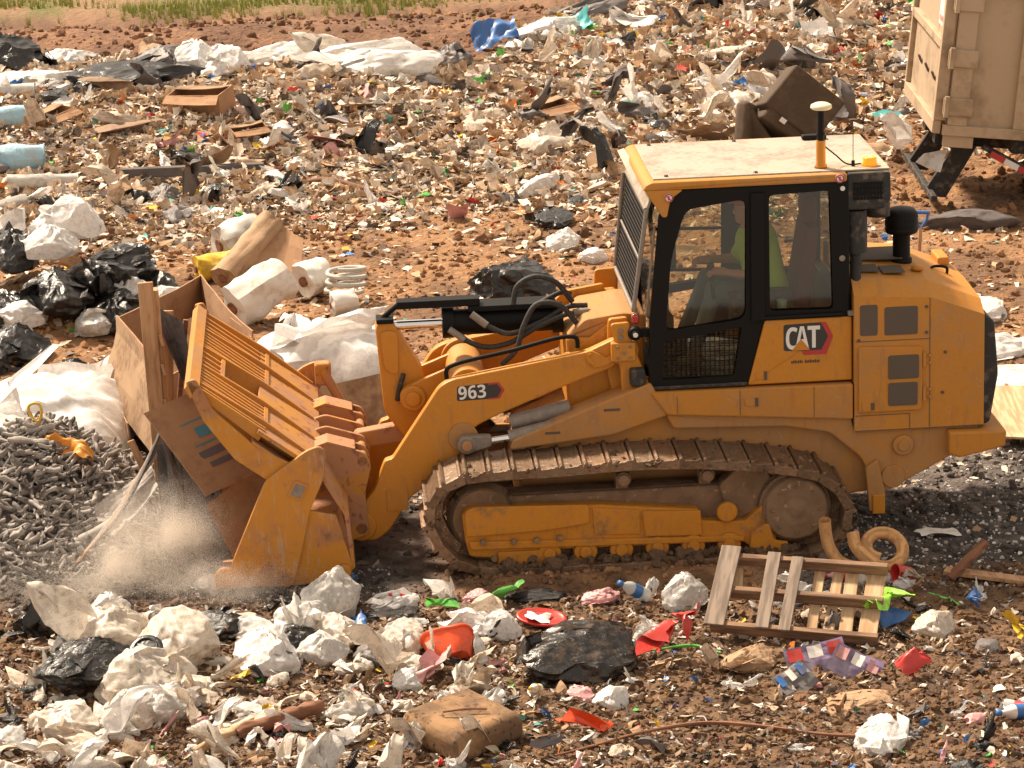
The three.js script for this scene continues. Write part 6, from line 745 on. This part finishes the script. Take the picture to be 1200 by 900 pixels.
{ // dump trailer at upper right
  const paint = mat({ map: stained([0.43, 0.315, 0.205], [0.25, 0.165, 0.095], 501, 0.8, 0.6), roughness: 0.75, bumpMap: fineBump, bumpScale: 0.002 });
  const t = thing('dump_trailer', 'tan steel dump trailer entering at the upper right', 'trailer', [4.86, ground(4.9, -10.5) - 0.02, -10.5], [0, 0, R(-6)]);
  const tp = (n, g, m = paint, p = t) => part(n, g, m, p);
  const b = tp('side_wall', [box(0.10, 7.5, 1.02, 3.4, -0.10, -0.04, 0.01), box(0.10, 7.5, 1.02, 3.4, -2.50, -2.44, 0.01), box(0.10, 7.5, 1.02, 1.10, -2.44, -0.10, 0.01)]);
  tp('bottom_rail', [box(0.05, 7.5, 0.98, 1.10, -0.04, 0.04, 0.01), box(0.05, 7.5, 0.98, 1.10, -2.58, -2.5, 0.01)]); tp('top_rail', [box(0.05, 7.5, 2.62, 2.74, -0.04, 0.03, 0.01)]);
  for (const x of [0.1, 0.85, 1.95, 3.05]) tp('side_rib', [box(x, x + (x < 0.2 ? 0.22 : 0.14), 1.10, 2.62, -0.04, 0.035, 0.012)]);
  const gate = tp('tailgate', [box(0.0, 0.05, 1.06, 3.3, -2.44, -0.12, 0.006)]);
  tp('gate_frame', [box(-0.06, 0.04, 0.98, 1.14, -2.5, -0.04, 0.015), box(-0.06, 0.04, 1.95, 2.06, -2.4, -0.14, 0.015), box(-0.06, 0.04, 1.14, 3.3, -2.5, -2.4, 0.015), box(-0.06, 0.08, 1.14, 3.3, -0.14, -0.02, 0.015)], paint, gate);
  for (const z of [-0.6, -1.15, -1.7]) tp('chain_loop', [tube([[-0.0, 1.50, z - 0.05], [-0.04, 1.58, z - 0.04], [-0.04, 1.60, z + 0.02], [0.0, 1.5, z + 0.05]], 0.009, 14, 6)], M.vent, gate);
  tp('notice_plate', [box(-0.006, 0.0, 2.15, 2.75, -0.75, -0.42, 0)], M.white, gate); tp('notice_print', [box(-0.010, -0.007, 2.62, 2.70, -0.70, -0.47, 0), box(-0.010, -0.007, 2.20, 2.26, -0.70, -0.47, 0)], W.pink, gate);
  for (const y of [1.22, 1.78, 2.42]) { const h = tp('hinge', [box(0.02, 0.36, y, y + 0.20, 0.035, 0.07, 0.012), rod([0.06, y - 0.02, 0.075], [0.06, y + 0.22, 0.075], 0.03)], paint); tp('hinge_slot', [box(0.03, 0.05, y + 0.06, y + 0.13, 0.07, 0.078, 0)], M.vent, h); }
  tp('chassis', [box(0.1, 7.2, 0.72, 0.96, -1.75, -1.55, 0.01), box(0.1, 7.2, 0.72, 0.96, -0.95, -0.75, 0.01), box(0.2, 0.35, 0.78, 0.98, -2.3, -0.2), box(0.9, 1.1, 0.78, 0.98, -2.3, -0.2)], M.blackDusty); tp('rail_block', [box(0.08, 0.42, 0.84, 0.98, -0.12, 0.0, 0.01)], paint);
  const bum = tp('under_bumper', [box(0.02, 0.09, 0.18, 0.25, -2.45, -0.05, 0.01)], M.blackDusty); tp('bumper_post', [ext([[0.02, 0.28], [0.3, 0.80], [0.55, 0.80], [0.25, 0.16], [0.1, 0.16]], -0.5, -0.42, 0.01)], M.blackDusty, bum); tp('bumper_post', [ext([[0.02, 0.28], [0.3, 0.80], [0.55, 0.80], [0.25, 0.16], [0.1, 0.16]], -2.0, -1.92, 0.01)], M.blackDusty, bum);
  const rail = tp('side_guard', [rod([0.55, 0.86, -0.1], [1.7, 0.36, -0.06], 0.035)], M.blackDusty); for (let i = 0; i < 4; i++) tp('reflector_strip', [box(-0.09, 0.09, -0.035, 0.035, -0.004, 0.004, 0).rotateZ(-0.41).translate(0.72 + i * 0.17, 0.76 - i * 0.074, -0.01)], i % 2 ? M.white : M.redPaint, rail);
  tp('mud_flap', [panel4([[-0.10, 0.72, -0.15], [0.16, 0.78, -0.2], [0.10, 0.52, -0.1], [-0.2, 0.62, -0.1]], 0.01, 4, 0.06)], W.offWhite); tp('coupling_pipes', [tube([[1.3, 0.62, -0.05], [1.4, 0.78, 0.02], [1.7, 0.84, 0.05], [2.2, 0.82, 0.05]], 0.03, 20), tube([[1.45, 0.5, 0.0], [1.55, 0.72, 0.06], [1.8, 0.76, 0.08], [2.3, 0.72, 0.08]], 0.04, 20)], M.chrome);
  for (const x of [1.75, 2.9]) { const w = tp('wheel', [lathe([[0.26, -0.14], [0.44, -0.15], [0.50, -0.11], [0.51, 0], [0.50, 0.11], [0.44, 0.15], [0.26, 0.14]], 36).rotateX(Math.PI / 2).translate(x, 0.5, -0.30)], M.rubber); tp('rim', [lathe([[0, 0.08], [0.12, 0.08], [0.16, 0.03], [0.26, 0.05], [0.27, 0.14]], 28).rotateX(Math.PI / 2).translate(x, 0.5, -0.30)], M.greySteel, w); }
  tp('tarp_roll', [rod([0.3, 2.80, -0.05], [7, 2.82, -0.05], 0.06), tube([[0.05, 2.62, -0.02], [0.2, 2.72, 0.02], [0.35, 2.80, 0.0]], 0.05, 10)], M.blackDusty);
  tag(part('torn_tyre', crumple(301, { det: 9, rough: 1.2, film: 0, stretch: [1.6, 0.5, 0.8] }).scale(0.36, 0.36, 0.36).translate(5.25, ground(5.25, -10.2) - 0.03, -9.9), W.ashDark), 'flattened dark tyre carcass on soil below the trailer', 'tyre');
  const s = thing('shovel', 'blue-gripped shovel standing behind the exhaust stack', 'shovel', on(4.45, -8.3, 0), [0, 0, -0.05]); part('shaft', rod([0, -0.1, 0], [0, 0.42, 0], 0.02, 0.02, 10), W.woodTan, s); part('grip', [tube([[0, 0.40, 0], [-0.06, 0.50, 0], [-0.07, 0.58, 0]], 0.016, 12, 6), tube([[0, 0.40, 0], [0.06, 0.50, 0], [0.07, 0.58, 0]], 0.016, 12, 6), rod([-0.09, 0.58, 0], [0.09, 0.58, 0], 0.02)], W.blue, s);
}
{ // pale sheets behind the loader at right
  tag(part('plywood_sheet', panel4([[3.6, 0.05, -4.0], [6.6, 0.12, -4.2], [6.4, 0.06, -1.9], [3.85, 0.03, -1.7]], 0.02, 8, 0.10, 3), W.offWhite), 'pale board lying flat behind the rear bumper', 'board'); tag(part('plywood_sheet', panel4([[3.9, 0.18, -3.0], [5.8, 0.24, -2.8], [5.7, 0.14, -1.5], [4.2, 0.12, -1.6]], 0.02, 6, 0.06, 5), W.woodLight), 'cream board on top of the pale one behind the bumper', 'board');
  bag(W.white, 4.6, -4.7, 0.35, 'white film bunched behind the rear guard', 0.2, { g: 2, sc: [1.4, 0.5, 0.9] }); bag(W.white, 4.75, -6.0, 0.32, 'white film lump further behind the rear guard', 1.2, { g: 5, sc: [1.4, 0.6, 0.9] }); bag(W.cream, 4.5, -7.0, 0.2, 'cream lump beside the hood', 1.2, { g: 3 }); put('paper_sheet', sheet(71, 8, 0.36, 0.14, 0.05, 4), W.paper, 'lone white paper on the ash behind the track', 'paper', on(3.4, 0.62, 0.02), [0.1, 0.2, 0]);
}

// ---------- scattered litter: counted pieces ----------
const R2 = rng(4242);
function spot(zNear, zFar, need) { for (let t = 0; t < 400; t++) { const z = mix(zNear, zFar, Math.pow(R2(), 0.75)), half = 0.5 + (24.6 - z) * 0.172, x = (R2() * 2 - 1) * half; if (tracked(x, z) > 0.42 && z < 1.5 && z > -2.2) continue; if (x < -2.2 && x > -4.9 && z > -5.2 && z < 1.2) continue; if (x > 4.7 && z < -9.8 && z > -13.2) continue; if (R2() < cover(x, z) * need) return [x, z]; } return null; }
const tone = new Map([[W.white, 'white'], [W.cream, 'cream'], [W.clear, 'see-through'], [W.pink, 'pink'], [W.black, 'black'], [W.grey, 'grey'], [W.ashDark, 'charcoal'], [W.dusty, 'soil-dusted'], [W.card, 'brown'], [W.cardDirty, 'muddy brown'], [W.tan, 'tan'], [W.woodTan, 'light brown'], [W.paper, 'white'], [W.offWhite, 'grey-white'], [W.red, 'red'], [W.blue, 'blue'], [W.yellow, 'yellow'], [W.teal, 'turquoise'], [W.green, 'green'], [W.orange, 'orange'], [W.purple, 'purple'], [W.carpet, 'dull brown']]);
function place(x, z) { if (z < -8) return x < -3 ? 'on the far slope at upper left' : x < 0.6 ? 'on the far slope above the boom' : x < 3.4 ? 'on the far slope above the cab roof' : 'on the far slope towards the trailer'; return x < -1.6 ? 'in the lower left litter' : x < 0.6 ? 'in the litter round the cushion' : x < 2.2 ? 'in the litter below the pallet' : 'in the lower right litter'; }
function spread(name, n, geos, mats, sz, what, category, zr, lift = 0, side = 0) {
  for (let i = 0; i < n; i++) { let s = spot(zr[0], zr[1], 1); if (s && side && s[0] > side) s = spot(zr[0], zr[1], 1); if (!s || (side && s[0] > side)) continue; const q = mix(sz[0], sz[1], R2() * R2()), dist = sstep(4, -26, s[1]); const k = q * mix(0.8, 1.7, dist), m = mats[Math.floor(R2() * mats.length)], label = tone.get(m) + ' ' + what + ' ' + place(...s); put(name, geos[Math.floor(R2() * geos.length)], m, label, category, on(s[0], s[1], lift * k - 0.12 * k), [(R2() - 0.5) * 0.7, R2() * 6.3, (R2() - 0.5) * 0.7], [k * (0.8 + 0.6 * R2()), k * (0.7 + 0.4 * R2()), k * (0.8 + 0.4 * R2())], label); }
}
const FAR = [-9, -26], NEAR = [1.7, 5.4], sheetG = Array.from({ length: 8 }, (_, i) => wad(i + 80, { n: 10, folds: 3 + i % 3, hard: i % 2 === 0 })), chipG = Array.from({ length: 4 }, (_, i) => boxUV(chip(i + 2)));
spread('crumpled_bag', 190, smallBagG, [W.white, W.dusty, W.clear, W.cream, W.dusty], [0.08, 0.26], 'crumpled bag', 'bag', FAR);
spread('puffed_bag', 150, smallBagG, [W.white, W.cream, W.clear, W.dusty, W.cream], [0.11, 0.24], 'puffed bag', 'bag', NEAR, 0, -0.2);
spread('small_bag', 210, smallBagG, [W.white, W.cream, W.clear, W.dusty, W.tan, W.pink], [0.04, 0.13], 'small crumpled bag', 'bag', NEAR);
spread('dark_bag', 70, smallBagG, [W.black, W.black, W.grey, W.ashDark], [0.10, 0.26], 'crumpled sack', 'bag', FAR);
spread('dark_bag', 85, smallBagG, [W.black, W.grey, W.black, W.tan], [0.05, 0.17], 'crumpled sack', 'bag', NEAR);
spread('cardboard_scrap', 200, chipG, [W.card, W.cardDirty, W.tan, W.woodTan], [0.16, 0.40], 'torn cardboard piece', 'cardboard', FAR, 0.2);
spread('cardboard_scrap', 45, chipG, [W.card, W.cardDirty, W.tan, W.woodTan], [0.08, 0.2], 'torn cardboard piece', 'cardboard', NEAR, 0.2);
spread('paper_scrap', 200, sheetG, [W.paper, W.dusty, W.cream, W.offWhite], [0.10, 0.30], 'crumpled paper', 'paper', FAR, 0.1);
spread('paper_scrap', 170, sheetG, [W.paper, W.cream, W.offWhite, W.clear, W.dusty], [0.06, 0.19], 'crumpled paper', 'paper', NEAR, 0.1);
spread('bright_wrapper', 70, sheetG, [W.red, W.blue, W.yellow, W.teal, W.green, W.orange, W.pink], [0.08, 0.2], 'wrapper', 'wrapper', FAR, 0.15);
spread('bright_wrapper', 95, sheetG, [W.red, W.blue, W.yellow, W.green, W.orange, W.pink, W.purple], [0.04, 0.12], 'wrapper', 'wrapper', NEAR, 0.15);
spread('cloth_scrap', 120, sheetG, [W.carpet, W.tan, W.grey, W.pink, W.cardDirty], [0.22, 0.55], 'crumpled cloth scrap', 'cloth', FAR, 0.05);

// ---------- scattered litter: uncountable fine pieces ----------
const palFar = [[0.66, 0.50, 0.35], [0.56, 0.40, 0.26], [0.42, 0.26, 0.15], [0.74, 0.65, 0.54], [0.80, 0.75, 0.68], [0.78, 0.70, 0.60], [0.30, 0.175, 0.095], [0.58, 0.51, 0.44], [0.34, 0.31, 0.29], [0.09, 0.08, 0.075], [0.68, 0.56, 0.43], [0.48, 0.32, 0.19]];
for (const c of palFar) for (let k = 0; k < 3; k++) c[k] = mix(c[k], [0.42, 0.265, 0.15][k], 0.2);   // everything out there carries the same soil
const palNear = [[0.70, 0.66, 0.60], [0.62, 0.58, 0.54], [0.55, 0.46, 0.36], [0.16, 0.09, 0.045], [0.13, 0.075, 0.04], [0.22, 0.13, 0.07], [0.32, 0.22, 0.14], [0.44, 0.33, 0.23], [0.62, 0.56, 0.48], [0.30, 0.19, 0.11], [0.2, 0.115, 0.06], [0.12, 0.07, 0.04], [0.5, 0.4, 0.3], [0.05, 0.045, 0.04], [0.25, 0.22, 0.2]];
for (const c of palNear) for (let k = 0; k < 3; k++) c[k] = mix(c[k], [0.22, 0.13, 0.07][k], 0.25);
const palBright = [[0.5, 0.05, 0.04], [0.06, 0.2, 0.5], [0.7, 0.45, 0.04], [0.1, 0.4, 0.38], [0.6, 0.2, 0.04], [0.1, 0.4, 0.07]];
function swarm(name, n, geo, sz, pal, zr, label, bright = 0.03, need = 1, flatY = 1) {
  const m = new THREE.InstancedMesh(geo, mat({ color: 0xffffff, roughness: 0.85 }), n), d = new THREE.Object3D(), c = new THREE.Color(); let k = 0;
  for (let i = 0; i < n; i++) { const s = spot(zr[0], zr[1], need); if (!s) continue; const q = mix(sz[0], sz[1], Math.pow(R2(), 1.8)) * mix(0.75, 1.5, sstep(4, -26, s[1])); d.position.set(...on(s[0], s[1], -0.1 * q + 0.25 * q * R2())); const tl = s[1] < -8 ? 0.9 : 0.9; d.rotation.set((R2() - 0.5) * tl, R2() * 6.3, (R2() - 0.5) * tl); d.scale.set(q * (0.7 + 0.8 * R2()), q * flatY * (s[1] < -8 ? 0.65 : 0.7) * (0.6 + 0.6 * R2()), q * (0.7 + 0.5 * R2())); d.updateMatrix(); m.setMatrixAt(k, d.matrix); const p = R2() < bright ? palBright[Math.floor(R2() * 6)] : pal[Math.floor(R2() * pal.length)], b = 0.75 + 0.5 * R2(); c.setRGB(p[0] * b, p[1] * b, p[2] * b); m.setColorAt(k, c); k++; }
  m.count = k; m.castShadow = m.receiveShadow = true; m.name = numbered(name); scene.add(m); tag(m, label, 'litter', null, 'stuff'); return m;
}
const cl = (g) => { const q = clean(g); return q; };
for (let v = 0; v < 5; v++) {
  swarm('shredded_sheets', 17000, cl(wad(v + 120, { n: 6, folds: 3, hard: true, squash: 1 })), [0.03, 0.14], palFar, FAR, 'loose mixed shreds of paper and film covering the far slope');
  swarm('shredded_sheets', 1300, cl(wad(v + 130, { n: 6, folds: 3, hard: true, squash: 1 })), [0.015, 0.10], palNear, NEAR, 'loose mixed shreds among the foreground waste', 0.04);
}
for (let v = 0; v < 3; v++) {
  swarm('film_wads', 6000, cl(wad(v + 150, { n: 9, folds: 7 })), [0.04, 0.18], palFar, FAR, 'small crumpled film wads covering the far slope', 0.03);
  swarm('film_wads', 900, cl(wad(v + 160, { n: 9, folds: 7 })), [0.04, 0.16], palNear, NEAR, 'small crumpled film wads among the foreground waste', 0.03);
}
swarm('cardboard_chips', 6000, cl(chip(3)), [0.03, 0.15], palFar, FAR, 'small cardboard chips strewn over the far slope', 0.02); swarm('cardboard_chips', 500, cl(chip(5)), [0.025, 0.09], palNear, NEAR, 'small cardboard chips among the foreground waste', 0.03);
swarm('torn_strips', 2400, cl(strip(2)), [0.06, 0.28], palFar, FAR, 'thin torn strips strewn over the far slope', 0.02); swarm('torn_strips', 900, cl(strip(5)), [0.05, 0.2], palNear, NEAR, 'thin torn strips among the foreground waste', 0.03);
swarm('scattered_scraps', 2600, cl(wad(140, { n: 6, folds: 3, hard: true })), [0.03, 0.14], palFar, [1.4, -10], 'scattered scraps on the bare soil around the loader', 0.05, 2);
{ // soil clods and pale crumbs
  const clod = (n, zr, sz, pal, need, label, seed, box4) => { const m = new THREE.InstancedMesh(cl(lump(seed, 1)), mat({ color: 0xffffff, roughness: 0.97 }), n), d = new THREE.Object3D(), c = new THREE.Color(); let k = 0; for (let i = 0; i < n; i++) { const z = mix(zr[0], zr[1], R2()), half = 0.5 + (24.6 - z) * 0.172, x = box4 ? mix(box4[0], box4[1], R2()) : (R2() * 2 - 1) * half; const q = mix(sz[0], sz[1], Math.pow(R2(), 3)); d.position.set(x, ground(x, z) + q * 0.1, z); d.rotation.set(R2() * 6, R2() * 6, R2() * 6); d.scale.setScalar(q); d.updateMatrix(); m.setMatrixAt(k, d.matrix); const p = pal ? pal[Math.floor(R2() * pal.length)] : soilColor(x, z), b = 0.7 + 0.6 * R2(); c.setRGB(p[0] * b, p[1] * b, p[2] * b); m.setColorAt(k, c); k++; } m.count = k; m.castShadow = m.receiveShadow = true; m.name = numbered('soil_clods'); scene.add(m); tag(m, label, 'soil', null, 'stuff'); };
  clod(16000, [1.3, 5.5], [0.006, 0.036], null, 1, 'small soil clods in the foreground', 3); clod(9000, [-10, 1.3], [0.01, 0.05], null, 1, 'small soil clods on the bare soil', 5); clod(5000, [-26, -10], [0.02, 0.08], null, 1, 'soil clods between the far waste', 6);
  clod(3500, [-2.2, 1.9], [0.006, 0.022], [[0.62, 0.58, 0.54], [0.5, 0.45, 0.4], [0.3, 0.27, 0.25], [0.06, 0.055, 0.05]], 1, 'pale crumbs scattered on the ash at right', 8, [2.1, 4.6]); clod(2000, [0.9, 2.0], [0.006, 0.02], [[0.5, 0.47, 0.44], [0.2, 0.18, 0.17], [0.06, 0.055, 0.05]], 1, 'pale crumbs scattered on the ash near the bucket', 9, [-3.6, -1.0]);
}
{ // grass in the field beyond the soil berm
  const blade = new THREE.BufferGeometry(); const P = [], I = []; for (let k = 0; k < 7; k++) { const a = k * 0.9, dx = Math.cos(a), dz = Math.sin(a), o = P.length / 3; P.push(dx * 0.06 - dz * 0.03, 0, dz * 0.06 + dx * 0.03, dx * 0.06 + dz * 0.03, 0, dz * 0.06 - dx * 0.03, dx * 0.22 + 0.01, 0.75 + 0.25 * Math.sin(k * 3), dz * 0.22); I.push(o, o + 1, o + 2); } blade.setAttribute('position', new THREE.Float32BufferAttribute(P, 3)); blade.setIndex(I); blade.computeVertexNormals();
  const n = 40000, m = new THREE.InstancedMesh(blade, mat({ color: 0xffffff, roughness: 0.8, transmission: 0.3, thickness: 0 }), n), d = new THREE.Object3D(), c = new THREE.Color(); let k = 0;
  for (let i = 0; i < n; i++) { const z = -22 - R2() * 20, x = (R2() * 2 - 1) * 11, w = nz(x * 0.35, 2.2, z * 0.6), edge = sstep(-26.2, -27.6, z - 1.4 * w); if (R2() > edge * sstep(-0.1, 0.2, w) + 0.008 || (x > -0.2 && z > -20.6 - 2.6 * (x + 0.3))) continue; d.position.set(...on(x, z, -0.01)); d.rotation.y = R2() * 6; const q = 0.10 + 0.16 * R2(); d.scale.set(q, q, q); d.updateMatrix(); m.setMatrixAt(k, d.matrix); const y = R2(); c.setRGB(mix(0.15, 0.30, y), mix(0.20, 0.28, y), mix(0.02, 0.05, y)); m.setColorAt(k, c); k++; }
  m.count = k; m.name = 'grass'; m.castShadow = m.receiveShadow = true; scene.add(m); tag(m, 'yellow-green grass in the field at the top', 'grass', null, 'stuff');
}
{ // dust kicked up in front of the bucket: fine airborne grains
  const n = 640000, g = new THREE.TetrahedronGeometry(1, 0), m = new THREE.InstancedMesh(g, mat({ color: lin(0.94, 0.86, 0.77), roughness: 1 }), n), d = new THREE.Object3D(), r = rng(9), gs = () => (r() + r() + r() + r() - 2) * 0.86;
  const puffs = [[-2.85, 0.34, 1.05, 0.26, 0.24, 0.2, 5], [-2.75, 0.36, 1.0, 0.26, 0.2, 0.2, 4], [-3.05, 0.18, 1.2, 0.3, 0.15, 0.2, 3], [-2.40, 0.16, 1.35, 0.28, 0.12, 0.2, 2], [-2.9, 0.6, 0.95, 0.2, 0.18, 0.2, 0.7], [-3.35, 0.14, 1.35, 0.45, 0.14, 0.2, 3.5], [-2.2, 0.12, 1.5, 0.4, 0.1, 0.2, 2], [-3.0, 0.4, 1.2, 0.32, 0.22, 0.2, 2.5]], tot = puffs.reduce((a, p) => a + p[6], 0);
  for (let i = 0; i < n; i++) { let t = r() * tot, p = puffs[0]; for (const q of puffs) { if (t < q[6]) { p = q; break; } t -= q[6]; } let x, y, z; do { x = p[0] + gs() * p[3] * 1.5; y = p[1] + gs() * p[4] * 1.5; z = p[2] + gs() * p[5] * 1.3; } while (r() > 0.22 + 2.2 * Math.max(0, fbm(x * 2.6, y * 2.6, z * 2.6, 3) + 0.10)); d.position.set(x, Math.max(0.05, y), z); d.rotation.set(r() * 6, r() * 6, r() * 6); d.scale.setScalar(0.0008 + 0.0005 * r()); d.updateMatrix(); m.setMatrixAt(i, d.matrix); }
  m.name = 'dust_cloud'; m.castShadow = m.receiveShadow = true; scene.add(m); tag(m, 'pale dust cloud rising in front of the bucket corner', 'dust', null, 'stuff');
}
renderer.render(scene, camera);
